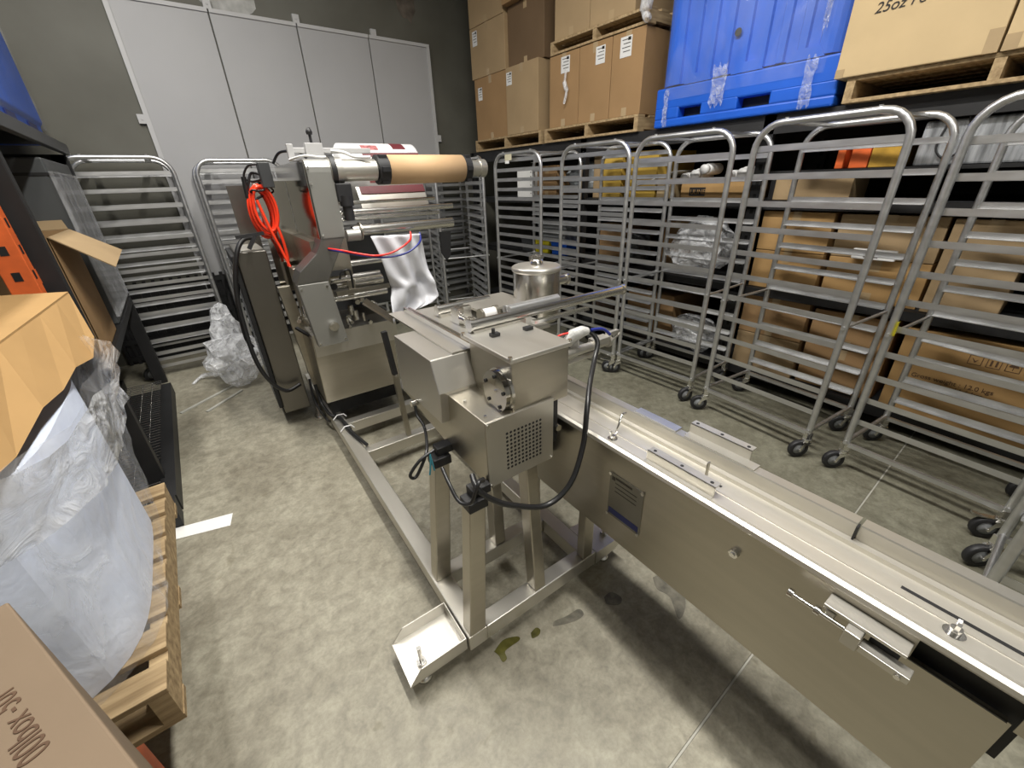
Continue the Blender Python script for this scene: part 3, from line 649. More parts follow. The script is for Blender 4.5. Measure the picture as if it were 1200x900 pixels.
# right pad
m = MB().box(0.607, 0.76, -0.005, 0.16, 0.135, 0.140).prism([(0.607, 0.075), (0.607, 0.135), (0.76, 0.135), (0.76, 0.11), (0.72, 0.085)], -0.005, -0.001, 'y').box(0.757, 0.76, 0, 0.16, 0.10, 0.135)
m.build('foot_pad', STEELH, t)
levelfoot(t, 0.705, 0.05, 0.19, 0.141)
levelfoot(t, 0.70, 1.2, 0.15, 0.05); levelfoot(t, 0.03, 2.6, 0.07, 0.03)
m = MB().cyl((-0.03, 2.17, 0.0), (-0.03, 2.17, 0.012), 0.04, 16).lathe([(0.04, 0.012), (0.036, 0.035), (0.015, 0.045), (0.012, 0.12), (0, 0.12)], (-0.03, 2.17, 0), 'z', 18)
m.build('levelling_foot', CHROME, t)
# lower body of wrapper: front sheet + side + base
bd = MB().prism([(1.83, 0.26), (1.80, 0.72), (2.45, 0.72), (2.45, 0.26)], -0.005, 0.50, 'x')
bd.build('lower_housing', STEEL, t, 0.004)
MB().prism([(1.82, 0.60), (1.78, 0.60), (1.78, 0.74), (2.0, 0.74), (2.0, 0.725), (1.82, 0.725)], 0.0, 0.52, 'x').build('front_edge', STEELH, t)
MB().box(0.02, 0.48, 1.9, 2.4, 0.141, 0.259).build('drip_pan', BLACK, t)
# work space: back panel, mechanisms
MB().box(0.12, 0.72, 2.32, 2.36, 0.72, 1.27).build('rear_panel', DKBIN, t)
MB().box(0.10, 0.165, 1.72, 2.32, 0.721, 1.27).build('inner_side', STEEL, t)
m = MB()
for (z, y, r, xa, xb) in ((1.05, 1.75, 0.02, .165, .46), (1.00, 1.85, 0.03, .165, .50), (0.93, 1.8, 0.022, .165, .5), (1.12, 1.8, 0.018, .165, .5)):
    m.cyl((xa, y, z), (xb, y, z), r, 14)
m.build('feed_roller', CHROME, t)
m = MB()
for k in range(16):
    x, y, z = random.uniform(.19, .46), random.uniform(1.7, 2.0), random.uniform(.76, .90)
    r = random.uniform(0.008, 0.018); L = random.uniform(.02, .06)
    if k % 3: m.cyl((x, y, z), (x, y - L, z), r, 10)
    else: m.cyl((x, y, z), (x, y, z + L), r, 10)
m.build('fittings', CHROME, t, kind='stuff', label='chrome fittings inside the open housing')
m = MB().box(.18, .50, 1.72, 1.74, .96, .985).box(.2, .48, 1.9, 2.2, .90, .92).box(.26, .30, 1.74, 1.78, .985, 1.27)
m.bar((.30, 1.62, .93), (.44, 1.55, .80), .1, .012); m.build('bracket_bars', STEEL, t)
MB().cyl((.17, 1.72, 1.02), (.17, 1.70, 1.02), .02, 12).tube(smooth_path([(.19, 1.6, 1.08), (.2, 1.56, 1.12), (.24, 1.56, 1.12), (.25, 1.6, 1.02)]), .006, 8).build('cable_loop', CABLE, t)
# lower front cover
m = MB(); m.prism([(0.0, 0.72), (0.165, 0.72), (0.13, 1.075), (-0.03, 1.075)], 1.60, 1.66, 'y').build('front_cover', GREYP, t, 0.004, label='grey lower front cover with a round knob')
m = MB().prism([(-0.03, 1.077), (0.13, 1.077), (0.262, 1.295), (0.142, 1.295), (0.10, 1.22), (-0.0, 1.14)], 1.60, 1.75, 'y'); m.build('side_bracket', mat('shadow_darkened_steel', (0.22, 0.215, 0.20), 0.4, 0.9), t, 0.003)  # bracket colour darkened to carry the shadow lying on it
m = MB().cyl((0.10, 1.601, 0.83), (0.10, 1.575, 0.83), 0.026, 20).cyl((0.10, 1.575, 0.83), (0.10, 1.570, 0.83), 0.020, 20); m.build('round_knob', CHROME, t)
m = MB()
for (x, z) in ((0.012, .74), (.15, .74), (-.015, 1.05), (.115, 1.05)): m.cyl((x, 1.60, z), (x, 1.594, z), .006, 8)
for z in (1.31, 1.55, 1.62): m.cyl((.151, 1.596, z), (.151, 1.59, z), .006, 8)
m.split('bolt', CHROME, t)
# upper unwinder box: mirror side, grey rounded cover
mm = MB().prism([(1.64, 1.10), (1.62, 1.30), (1.62, 1.655), (2.5, 1.66), (2.5, 1.20)], 0.137, 0.142, 'x').build('polished_side_plate', MIRROR, t, label='mirror polished side plate of the unwinder')
m = MB().prism([(1.63, 1.12), (1.63, 1.64), (2.45, 1.64), (2.45, 1.2)], 0.1425, 0.26, 'x').build('unwinder_body', STEEL, t)
pr_ = [(1.60, 1.285), (1.60, 1.60)] + [(1.65 - .05 * math.cos(a), 1.61 + .05 * math.sin(a)) for a in [PI / 2 * k / 6 for k in range(1, 7)]] + [(2.0, 1.66), (2.0, 1.65), (1.652, 1.648), (1.612, 1.60), (1.612, 1.285)]
mb = MB().prism(pr_, 0.143, 0.264, 'x').build('rounded_cover', GREYP, t, label='grey rounded cover facing the aisle')
# cabinet at left
cb = MB().box(-0.235, -0.07, 2.2, 2.75, 0.10, 1.2).build('control_cabinet', mat('dark_stainless', (0.20, 0.19, 0.17), 0.38, 1.0, 0.05, 3), t, 0.006, label='dark stainless control cabinet')
MB().box(-0.2, -0.08, 2.25, 2.6, 1.2005, 1.204).build('top_plate', ALUB, cb)
MB().box(-0.262, -0.2355, 2.22, 2.75, 0.14, 1.18).build('cabinet_door', BLACK, t, 0.003, label='black cabinet door with vent holes')
m = MB()
for k in range(9):
    for j in range(22): m.box(-0.2635, -0.2622, 2.27 + k * .05, 2.295 + k * .05, 0.2 + j * .043, 0.223 + j * .043)
m.build('vent_holes', HUB, t, kind='stuff', label='grey punched vents of the cabinet door')
MB().box(-0.04, 0.135, 2.24, 2.256, 0.93, 1.575).build('red_reflecting_plate', MIRROR, t).name = 'stainless_side_sheet'
MB().box(-0.155, -0.045, 2.6, 2.61, 1.1, 1.56).build('stainless_side_sheet', mat('grey_sheet', (0.25, 0.24, 0.22), 0.3, 1.0), t)
MB().prism([(-.072, .98), (.0, .98), (.062, .27), (-.02, .25)], 2.14, 2.19, 'y').build('channel_column', STEEL, t, 0.003)
MB().box(0.02, 0.10, 2.0, 2.14, 0.14, 1.1).build('channel_column', STEEL, t, 0.003)
m = MB().cyl((.02, 1.95, .80), (.02, 1.80, .80), .018, 12).cyl((.01, 1.88, .84), (.01, 1.88, .90), .012, 10).cyl((.03, 1.90, .74), (.05, 1.84, .74), .014, 10).cyl((-.02, 1.9, .83), (-.04, 1.82, .83), .012, 10)
m.build('air_valve', CHROME, t); MB().bar((-.05, 1.95, .76), (.02, 1.85, .70), .02, .012).build('valve_handle', RUBBER, t)
# thin post
MB().bar((0.335, 1.33, z1), (0.315, 1.33, 0.56), 0.028, 0.028).build('post', STEEL, t); MB().bar((0.315, 1.33, 0.56), (0.295, 1.33, 0.82), 0.028, 0.028).build('post', BLACK, t)
MB().cyl((.313, 1.312, .56), (.313, 1.30, .56), .008, 8).build('bolt', CHROME, t)
# shafts / rollers along x
def shaft(name, segs, y, z, m=CHROME, seg=24, lab=None):
    mb = MB(); 
    for a, b_, r in segs: mb.cyl((a, y, z), (b_, y, z), r, seg)
    return mb.build(name, m, t, label=lab)
shaft('unwind_shaft', ((0.26, 0.32, 0.062), (0.32, 0.50, 0.052), (0.50, 1.08, 0.03), (1.08, 1.15, 0.045), (1.15, 1.19, 0.05)), 1.65, 1.607, STEELH, lab='thick stepped stainless unwind shaft')
shaft('shaft_collar', ((0.262, 0.285, 0.074),), 1.65, 1.607, RUBBER)
for x0, x1 in ((0.505, 0.565), (1.03, 1.075)):
    mb = MB().cyl((x0, 1.65, 1.607), (x1, 1.65, 1.607), 0.073, 12)
    for a in range(6): mb.box(x0 + .01, x1 - .005, 1.65 + .066 * math.cos(a * PI / 3) - .014, 1.65 + .066 * math.cos(a * PI / 3) + .014, 1.607 + .066 * math.sin(a * PI / 3) - .014, 1.607 + .066 * math.sin(a * PI / 3) + .014)
    mb.build('core_chuck', RUBBER, t, 0.003, label='black core chuck')
shaft('guide_roller', ((0.26, 0.93, 0.015),), 1.62, 1.408)
shaft('guide_roller', ((0.26, 0.88, 0.009),), 1.75, 1.45)
shaft('guide_roller', ((0.30, 0.90, 0.027),), 1.58, 1.318, lab='thick polished guide roller'); shaft('guide_roller', ((0.26, 0.84, 0.010),), 1.63, 1.375)
shaft('guide_roller', ((0.26, 0.33, 0.03),), 1.56, 1.30, GREYP)
MB().cyl((.335, 1.57, 1.315), (.342, 1.57, 1.315), .045, 16).build('roller_flange', STEEL, t)
MB().box(.262, .34, 1.585, 1.66, 1.46, 1.548).build('brake_motor', RUBBER, t, 0.006); MB().cyl((.305, 1.6, 1.46), (.305, 1.6, 1.37), .026, 14).cyl((.305, 1.6, 1.49), (.305, 1.6, 1.44), .034, 14).build('brake_motor', RUBBER, t)
MB().prism([(.80, 1.27), (.875, 1.27), (.86, 1.13), (.83, 1.10), (.80, 1.15)], 1.56, 1.57, 'y').build('black_plate', BLACK, t)
# top rail, sensor
m = MB().box(.10, .13, 1.72, 1.745, 1.655, 1.73).box(.12, .52, 1.73, 1.75, 1.69, 1.715).box(.185, .27, 1.715, 1.75, 1.675, 1.735); m.build('top_rail', TRIMW, t, 0.003)
m = MB().cyl((.222, 1.73, 1.735), (.222, 1.73, 1.78), .007, 8); m.lathe([(0, 0), (.014, .0), (.016, .012), (.008, .03), (0, .03)], (.222, 1.73, 1.772), 'z', 12); m.build('sensor_knob', RUBBER, t)
MB().tube(smooth_path([(.31, 1.72, 1.70), (.35, 1.66, 1.69), (.40, 1.63, 1.668), (.47, 1.6, 1.665)]), .008, 8).tube(smooth_path([(.1, 1.72, 1.66), (.16, 1.66, 1.675), (.24, 1.66, 1.668), (.3, 1.66, 1.675)]), .006, 6).build('white_cable', WHITEP, t)
# hose loops / wires top-left
MB().tube(smooth_path([(0.02, 2.15, 1.60), (-.03, 2.2, 1.62), (-.06, 2.2, 1.57), (-.08, 2.2, 1.50), (-.06, 2.2, 1.47)]), .007, 8)\
    .tube(smooth_path([(0.02, 2.15, 1.66), (-.04, 2.18, 1.655), (-.075, 2.2, 1.60), (-.04, 2.2, 1.575), (.03, 2.15, 1.59)]), .006, 8)\
    .tube(smooth_path([(0.07, 2.05, 1.66), (.11, 2.0, 1.71), (.16, 1.8, 1.70), (.19, 1.76, 1.67)]), .007, 8)\
    .tube(smooth_path([(0.03, 2.15, 1.55), (.05, 2.16, 1.52), (.0, 2.2, 1.50), (-.05, 2.2, 1.48)]), .005, 8).build('black_wire', CABLE, t)
MB().box(.0, .06, 2.12, 2.2, 1.54, 1.67).build('junction_block', DKBIN, t, 0.004)
MB().tube(smooth_path([(-0.107, 2.15, 1.281), (-0.175, 2.15, 1.273), (-0.235, 2.12, 1.192), (-0.29, 2.12, 1.001), (-0.31, 2.12, 0.794), (-0.31, 2.1, 0.575), (-0.275, 2.1, 0.415), (-0.198, 2.12, 0.301), (-0.099, 2.15, 0.31)]), .013, 10)\
    .tube(smooth_path([(-0.25, 2.3, 1.05), (-0.30, 2.25, .9), (-0.32, 2.2, .7), (-0.30, 2.2, .62)]), .012, 8).build('black_hose', CABLE, t, label='black hose bent round the control cabinet')
MB().bar((-.21, 2.15, 1.29), (-.06, 2.15, 1.30), .02, .018).bar((-.11, 2.15, 1.29), (-.16, 2.15, 1.22), .03, .02).build('cabinet_handle', RUBBER, t)
MB().tube(smooth_path([(-0.02, 2.05, .32), (-.02, 2.0, .2), (0.0, 1.85, .16), (0.04, 1.792, 0.157), (0.049, 1.587, 0.157), (0.085, 1.358, 0.155)]), .011, 8).tube(smooth_path([(-0.04, 2.1, .35), (-.05, 2.05, .2), (-.01, 1.95, .07), (.03, 1.85, .155), (0.06, 1.6, 0.155)]), .008, 8).build('floor_cable', CABLE, t)
for y in (1.62, 1.80): MB().tube([(.0, y, .145), (.03, y, .172), (.07, y, .168), (.085, y, .145)], .004, 6).build('cable_tie', WHITEP, t)

# ---- hose coil (own thing)
hc = thing('air_hose', 'red orange air hose coiled and hung on the side of the wrapper', 'hose', (0, 0, 0)); hc.parent = None
hc.location = MO; hc.rotation_euler = (0, 0, MR)
m = MB(); pts = []
for k in range(7 * 24):
    a = 2 * PI * k / 24 + PI / 2; j = k // 24
    rx, rz = 0.057 + 0.006 * math.sin(j * 2.1), 0.128 + 0.009 * math.cos(j * 1.7)
    pts.append((-0.027 + rx * math.cos(a) + .004 * j - .012 - 0.0 * math.sin(a), 2.205 - 0.009 * j, 1.405 + rz * math.sin(a) + 0.004 * j))
m.tube(pts, 0.0085, 8)
m.build('coil', REDHOSE, hc)
MB().tube(smooth_path([(-0.05, 2.14, 1.48), (-0.021, 2.13, 1.308), (0.004, 2.13, 1.207), (0.031, 2.1, 1.077), (0.048, 2.02, 1.0), (0.075, 1.85, 1.07), (0.085, 1.72, 1.13)]), 0.0085, 8)\
    .tube(smooth_path([(0.02, 2.14, 1.33), (0.028, 2.13, 1.25), (0.03, 2.13, 1.16), (0.02, 2.12, 1.1)]), 0.0085, 8).build('loose_end', REDHOSE, hc)
MB().tube(smooth_path([(-0.075, 2.24, 1.50), (-0.06, 2.13, 1.53), (-.03, 2.13, 1.525), (0.0, 2.13, 1.53), (.01, 2.24, 1.54)]), 0.006, 8).cyl((-.085, 2.2, 1.49), (-.078, 2.2, 1.60), .013, 8).build('tie_strap', CABLE, hc)

# ---- kraft core and printed film roll
o = thing('paper_core_roll', 'bare kraft roll on the front unwind shaft between black chucks', 'roll', MO, MR)
MB().lathe([(0.040, 0.566), (0.073, 0.566), (0.073, 1.029), (0.040, 1.029), (0.040, 0.566)], (0, 1.65, 1.607), 'x', 36).build('core', CORE, o)
o = thing('printed_film_roll', 'printed white and maroon film roll behind the kraft roll', 'roll', MO, MR)
MB().lathe([(0.04, 0.42), (0.165, 0.42), (0.165, 0.87), (0.04, 0.87), (0.04, 0.42)], (0, 2.02, 1.595), 'x', 40).build('film_layers', WHITEP, o)
m = MB()
def patch(mb, x0, x1, a0, a1, R_=0.1655, n=8, yc=2.02, zc=1.595):
    vs = []; 
    for k in range(n + 1):
        a = a0 + (a1 - a0) * k / n
        for x in (x0, x1): vs.append((x, yc - R_ * math.cos(a), zc + R_ * math.sin(a)))
    mb.add(vs, [(2 * k, 2 * k + 1, 2 * k + 3, 2 * k + 2) for k in range(n)], True)
patch(m, 0.50, 0.86, -1.0, -0.55); patch(m, 0.52, 0.87, 0.55, 0.72); patch(m, .72, .80, .9, 1.5)
m.build('maroon_print', MAROON, o)
m = MB(); patch(m, 0.53, 0.63, 0.85, 1.15, .1657); patch(m, 0.53, 0.62, -0.3, -0.05, .1657); patch(m, .66, .78, -.35, -.2, .1657); m.build('badge_print', mat('pink_print', (0.35, 0.12, 0.12), 0.5, 0, 0.6, 60), o)
m = MB(); patch(m, 0.80, 0.86, 0.75, 1.25, .1657)
m.build('label_print', mat('grey_print', (0.55, 0.55, 0.55), 0.5, 0, 0.5, 90), o)
MB().lathe([(0.04, 0.415), (0.012, 0.415)], (0, 2.02, 1.61), 'x', 24).cyl((0.26, 2.02, 1.61), (1.0, 2.02, 1.61), .02, 14).build('core_shaft', CHROME, o)
text('YUMMY', 0.05, INK, o, (0.60, 1.8535, 1.60), (PI / 2, 0, 0), 'print_text', extr=0.0003) if False else None
# film web from roll to rollers
o = thing('film_sheet', 'short printed film web hanging below the film roll', 'film', MO, MR)
MB().prism([(1.868, 1.52), (1.80, 1.415), (1.794, 1.415), (1.860, 1.528)], 0.44, 0.86, 'x').build('web', STEELH, o)
m = MB().prism([(1.859, 1.526), (1.835, 1.488), (1.831, 1.490), (1.855, 1.530)], 0.46, 0.86, 'x'); m.build('maroon_band', MAROON, o)
# hanging film bag
o = thing('hanging_film', 'white plastic film hanging loosely from the lower guide roller', 'film', MO, MR)
Lp = [(0.366, 1.291), (0.398, 1.186), (0.425, 1.067), (0.452, 0.999), (0.418, 0.947), (0.405, 0.889), (0.401, 0.81)]
Rp = [(0.646, 1.28), (0.665, 1.202), (0.678, 1.09), (0.695, 1.0), (0.709, 0.921), (0.66, 0.885), (0.46, 0.83)]
def lerpP(P, t_):
    k = min(int(t_ * (len(P) - 1)), len(P) - 2); f_ = t_ * (len(P) - 1) - k
    return (P[k][0] + (P[k + 1][0] - P[k][0]) * f_, P[k][1] + (P[k + 1][1] - P[k][1]) * f_)
nu, nv = 26, 34; vs = []
for j in range(nv + 1):
    tv = j / nv; l = lerpP(Lp, tv); r = lerpP(Rp, tv)
    for i in range(nu + 1):
        u = i / nu; x = l[0] + (r[0] - l[0]) * u; z = l[1] + (r[1] - l[1]) * u
        y = 1.50 + 0.022 * math.sin(u * 7 + tv * 5) * (0.3 + tv) + 0.012 * math.sin(u * 17 - tv * 9) + 0.03 * math.exp(-((tv - .48) / .07) ** 2) * math.cos(u * 9)
        vs.append((x, y, z))
mb = MB(); mb.add(vs, [(j * (nu + 1) + i, j * (nu + 1) + i + 1, (j + 1) * (nu + 1) + i + 1, (j + 1) * (nu + 1) + i) for j in range(nv) for i in range(nu)], True)
oo = mb.build('film', BAG, o); sm = oo.modifiers.new('s', 'SOLIDIFY'); sm.thickness = 0.002
o = thing('air_tubes', 'thin red and blue air tubes looping in front of the hanging film', 'tube', MO, MR)
MB().tube(smooth_path([(0.165, 1.6, 1.24), (0.212, 1.5, 1.234), (0.281, 1.46, 1.215), (0.36, 1.43, 1.2), (0.444, 1.41, 1.211), (0.551, 1.43, 1.255), (0.600, 1.52, 1.29)]), .0055, 8).build('red_tube', REDT, o, label='red tube')
MB().tube(smooth_path([(0.165, 1.6, 1.235), (0.211, 1.5, 1.228), (0.302, 1.47, 1.202), (0.401, 1.42, 1.188), (0.516, 1.41, 1.198), (0.61, 1.43, 1.243), (0.655, 1.52, 1.28)]), .0055, 8).build('blue_tube', BLUT, o, label='dark blue tube')

# ================================================================== HEAD (feeder head in front)
t = thing('drive_head', 'boxy stainless drive head with a round flange and perforated front, on four legs', 'machine', MO, MR)
m = MB().prism([(0.05, 0.682), (0.05, 0.915), (0.72, 0.915), (0.72, 0.76), (0.35, 0.70)], 0.15, 0.405, 'x'); m.build('lower_body', STEEL, t, 0.003)
MB().box(0.151, 0.404, 0.0475, 0.0495, 0.684, 0.914).build('front_plate', STEELH, t, 0.001)
MB().prism([(0.63, 1.03), (0.315, 1.03), (0.274, 0.926), (0.285, 0.812), (0.63, 0.812)], 0.12, 0.288, 'x').build('gear_cover', STEELH, t, 0.003, label='faceted overhanging gear cover')
MB().box(0.2885, 0.475, 0.30, 0.36, 0.916, 1.07).build('rear_body', STEEL, t, 0.002)
MB().box(0.256, 0.475, 0.06, 0.299, 0.892, 1.068).build('gear_case', STEEL, t, 0.004)
MB().box(0.249, 0.482, 0.052, 0.345, 1.069, 1.083).build('lid', STEELH, t, 0.003)
m = MB().cyl((.252, .06, 1.083), (.252, .06, 1.09), .007, 8).cyl((.476, .06, 1.083), (.476, .06, 1.09), .007, 8).cyl((.252, .33, 1.083), (.252, .33, 1.09), .007, 8)
m.split('bolt', CHROME, t)
m = MB().cyl((.262, .075, .968), (.256, .115, .968), .001, 6)
mb = MB().cyl((.228, .115, .968), (.246, .115, .968), .064, 40); mb.build('flange_disc', MIRROR, t, 0.002, label='round flange disc')
MB().cyl((.246, .115, .968), (.256, .115, .968), .069, 40).build('flange_ring', CHROME, t, 0.002)
m = MB()
for a in range(5): m.cyl((.2285, .115 + .05 * math.cos(a * 1.256 + .4), .968 + .05 * math.sin(a * 1.256 + .4)), (.224, .115 + .05 * math.cos(a * 1.256 + .4), .968 + .05 * math.sin(a * 1.256 + .4)), .006, 8)
m.build('flange_bolts', BLACK, t)
m = MB()
for i in range(10):
    for j in range(10): m.lathe([(0.0, 0.0472), (0.0047, 0.0472), (0.0047, 0.0474)], (0.222 + i * .0142, 0, 0.727 + j * .0142), 'y', 8)
m.build('vent_holes', BLACK, t, kind='stuff', label='grid of round vent holes')
m = MB()
for (x, z) in ((.157, .905), (.157, .69), (.398, .69)): m.cyl((x, .0475, z), (x, .0435, z), .005, 8)
for y in (.08, .2, .3): m.cyl((.17, y, .915), (.17, y, .921), .005, 8)
m.split('bolt', CHROME, t)
# deck and superstructure
MB().box(0.30, 0.60, 0.361, 0.84, 0.85, 1.02).build('rear_case', BLACK, t)
MB().box(0.288, 0.64, 0.345, 0.88, 1.02, 1.034).build('deck', STEELH, t, 0.002)
MB().box(0.262, 0.272, 0.16, 0.88, 1.036, 1.056).box(0.284, 0.292, 0.346, 0.88, 1.035, 1.052).build('guide_rails', CHROME, t)
MB().box(0.20, 0.262, 0.316, 0.9, 1.031, 1.037).build('cover_flange', STEELH, t)
m = MB().cyl((.35, .72, 1.062), (.60, .72, 1.062), .019, 20).cyl((.343, .72, 1.062), (.35, .72, 1.062), .022, 20).build('guide_rod', CHROME, t)
MB().box(.35, .58, .70, .74, 1.034, 1.046).build('rod_seat', STEELH, t)
m = MB().cyl((.285, .335, 1.105), (1.02, .335, 1.105), .018, 20).build('guide_rod', CHROME, t, label='long polished guide rod reaching right')
MB().cyl((1.02, .335, 1.105), (1.03, .335, 1.105), .022, 20).cyl((.278, .335, 1.105), (.285, .335, 1.105), .022, 20).split('rod_end', CHROME, t)
m = MB().box(.285, .50, .315, .355, 1.07, 1.09).build('rod_seat', STEELH, t)
m = MB().box(.45, .66, .36, .375, 1.085, 1.135).cyl((.45, .345, 1.125), (.68, .345, 1.125), .012, 12).cyl((.45, .375, 1.12), (.70, .375, 1.12), .014, 12); m.build('clamp_rail', ALU, t, 0.002)
m = MB().bar((.53, .31, 1.072), (.80, .31, 1.072), .02, .012).build('flat_bar', CHROME, t)
m = MB().box(.36, .385, .56, .60, 1.034, 1.10).cyl((.37, .56, 1.06), (.37, .52, 1.06), .012, 10).cyl((.40, .55, 1.055), (.40, .50, 1.055), .010, 10).cyl((.385, .5, 1.045), (.385, .5, 1.075), .008, 8).box(.36, .44, .60, .62, 1.034, 1.09); m.build('linkage', CHROME, t)
m = MB().cyl((.43, .50, 1.075), (.485, .50, 1.075), .022, 18).build('white_roller', WHITEP, t, label='short white roller')
m = MB().cyl((.485, .50, 1.075), (.50, .50, 1.075), .027, 18).cyl((.42, .50, 1.075), (.43, .50, 1.075), .026, 18).build('roller_collar', STEEL, t)
m = MB().box(.50, .56, .45, .50, 1.034, 1.06).cyl((.52, .47, 1.06), (.52, .47, 1.085), .01, 8).cyl((.55, .46, 1.06), (.55, .46, 1.08), .01, 8).box(.31, .34, .24, .26, 1.084, 1.094).box(.43, .46, .22, .24, 1.084, 1.094).cyl((.32, .25, 1.094), (.32, .25, 1.11), .006, 8); m.build('black_fittings', RUBBER, t)
MB().box(.46, .70, .56, .76, 1.062, 1.072).box(.5, .52, .6, .62, 1.034, 1.062).box(.6, .62, .7, .72, 1.034, 1.062).build('top_plate', STEELH, t, 0.001)
# lower rods on right
m = MB().cyl((.476, .20, .965), (.80, .20, .965), .017, 16).cyl((.476, .20, .93), (.76, .20, .93), .009, 12).cyl((.80, .20, .965), (.812, .20, .965), .024, 16).build('guide_rod', ALUB, t)
m = MB().box(.72, .80, .18, .22, .975, .99).box(.80, .86, .192, .208, .985, 1.0).cyl((.80, .2, .95), (.87, .2, .98), .006, 8); m.build('end_clamp', ALUB, t)
m = MB().box(.476, .49, .15, .22, .90, .95).build('side_bracket', ALUB, t)
# motor block between body and conveyor
MB().box(.406, .47, .10, .30, .70, .891).build('motor', BLACK, t, 0.004); MB().box(.44, .492, .16, .24, .60, .70).build('motor', BLACK, t, .004)
MB().cyl((.462, .098, .76), (.462, .085, .76), .012, 10).build('bolt', CHROME, t)

# vessel
o = thing('steel_canister', 'round stainless canister with clamped lid behind the drive head', 'canister', MO, MR)
cx, cy = 0.775, 0.60
MB().lathe([(0, .972), (.10, .972), (.102, .98), (.102, 1.19)], (cx, cy, 0), 'z', 40).build('body', mat('vessel_steel', (0.55, 0.53, 0.49), 0.22, 1.0, 0.03, 3, 0.03, (1, 1, 30)), o)
MB().lathe([(.104, 1.182), (.107, 1.186), (.107, 1.198), (.10, 1.203), (0, 1.206)], (cx, cy, 0), 'z', 40).build('lid', STEELH, o)
m = MB().lathe([(.028, 1.205), (.028, 1.228), (.0, 1.229)], (cx, cy, 0), 'z', 20).bar((cx - .035, cy, 1.236), (cx + .035, cy, 1.236), .014, .012).bar((cx, cy - .03, 1.236), (cx, cy + .03, 1.236), .014, .012).cyl((cx, cy, 1.228), (cx, cy, 1.248), .008, 8); m.build('lid_clamp', CHROME, o)
m = MB().cyl((cx + .10, cy, 1.12), (cx + .17, cy, 1.12), .021, 18).cyl((cx + .165, cy, 1.12), (cx + .178, cy, 1.12), .027, 18).cyl((cx - .12, cy, 1.04), (cx - .09, cy, 1.04), .015, 12); m.split('pipe_stub', CHROME, o)
m = MB().cyl((cx - .02, cy - .02, .80), (cx - .02, cy - .02, .972), .032, 20).cyl((cx - .02, cy - .02, .80), (cx - .02, cy - .02, .79), .045, 20); m.build('neck', STEELH, o)
m = MB().box(cx - .18, cx + .05, cy - .06, cy + .02, .786, .792).box(cx - .18, cx - .174, cy - .06, cy + .02, .792, 1.02); m.build('mounting_bracket', STEEL, o)

# cables
o = thing('power_cable', 'thick black cable looping from the taped connector down under the drive head', 'cable', MO, MR)
MB().tube(smooth_path([(0.665, 0.18, 1.035), (0.681, 0.18, 1.038), (0.696, 0.15, 1.004), (0.656, 0.12, 0.958), (0.56, 0.045, 0.919), (0.485, -0.02, 0.869), (0.455, -0.04, 0.756), (0.385, -0.06, 0.652), (0.293, -0.05, 0.606), (0.184, -0.02, 0.646), (0.124, -0.0, 0.69), (0.09, 0.015, 0.735), (0.1, 0.06, 0.751)]), .009, 10).build('cable', CABLE, o)
m = MB().tube([(.60, .21, 1.0), (.625, .20, 1.03), (.65, .18, 1.045), (.672, .18, 1.04)], [.018, .024, .02, .014], 10).bar((.63, .20, 1.03), (.64, .205, .975), .03, .012); m.build('taped_connector', CLEARTAPE, o, label='grey taped connector')
MB().tube(smooth_path([(.52, .3, .99), (.55, .24, 1.01), (.58, .22, 1.035), (.63, .2, 1.04)]), .004, 6).build('red_wire', REDT, o)
MB().tube(smooth_path([(.68, .17, 1.045), (.73, .16, 1.04), (.76, .15, 1.015)]), .006, 6).build('blue_wire', BLUT, o)
o = thing('control_cable', 'thin black cable with bare teal wires dangling at the left leg', 'cable', MO, MR)
MB().tube(smooth_path([(0.115, 0.5, 0.80), (0.105, 0.47, 0.767), (0.1, 0.4, 0.752), (0.072, 0.32, 0.745), (0.04, 0.26, 0.737), (-0.006, 0.25, 0.676), (-0.025, 0.25, 0.692), (0.015, 0.25, 0.732), (0.068, 0.255, 0.745)]), .0055, 8).build('cable', CABLE, o)
MB().tube(smooth_path([(0.05, 0.25, 0.742), (0.045, 0.245, 0.70), (0.038, 0.245, 0.665)]), .003, 6).tube(smooth_path([(0.05, 0.25, 0.742), (0.052, 0.245, 0.71), (0.056, 0.245, 0.675)]), .003, 6).build('bare_wires', TEAL, o)
MB().cyl((.15, .5, .80), (.10, .5, .80), .012, 10).build('gland', CHROME, o)
o = thing('control_cable', 'short black cable looping between the two left leg clamps', 'cable', MO, MR)
MB().tube(smooth_path([(0.05, 0.16, 0.74), (0.042, 0.1, 0.718), (0.044, 0.05, 0.688), (0.061, 0.01, 0.70), (0.074, -0.003, 0.745), (.09, .0, .77), (.12, .03, .74)]), .006, 8).build('cable', CABLE, o)

# ================================================================== CONVEYOR
t = thing('infeed_conveyor', 'long stainless infeed conveyor running toward the lower right corner', 'conveyor', MO, MR)
c0, c1 = -1.9, 0.46
a0 = 0.50
P = MB()
P.prism([(-0.985, 0.42), (-0.985, 0.712), (-0.855, 0.712), (-0.855, 0.765), (c1, 0.765), (c1, 0.5), (0.38, 0.42)], a0, a0 + 0.003, 'x')
P.build('side_panel', STEEL, t, label='tall brushed side panel')
MB().prism([(c0, 0.70), (c0, 0.765), (-0.990, 0.765), (-0.990, 0.70)], a0, a0 + .003, 'x').build('side_panel', STEEL, t)
MB().prism([(-0.985, 0.42), (-0.985, 0.765), (c1, 0.765), (c1, 0.42)], a0 + .19, a0 + .193, 'x').build('side_panel', STEEL, t, label='rear side panel')
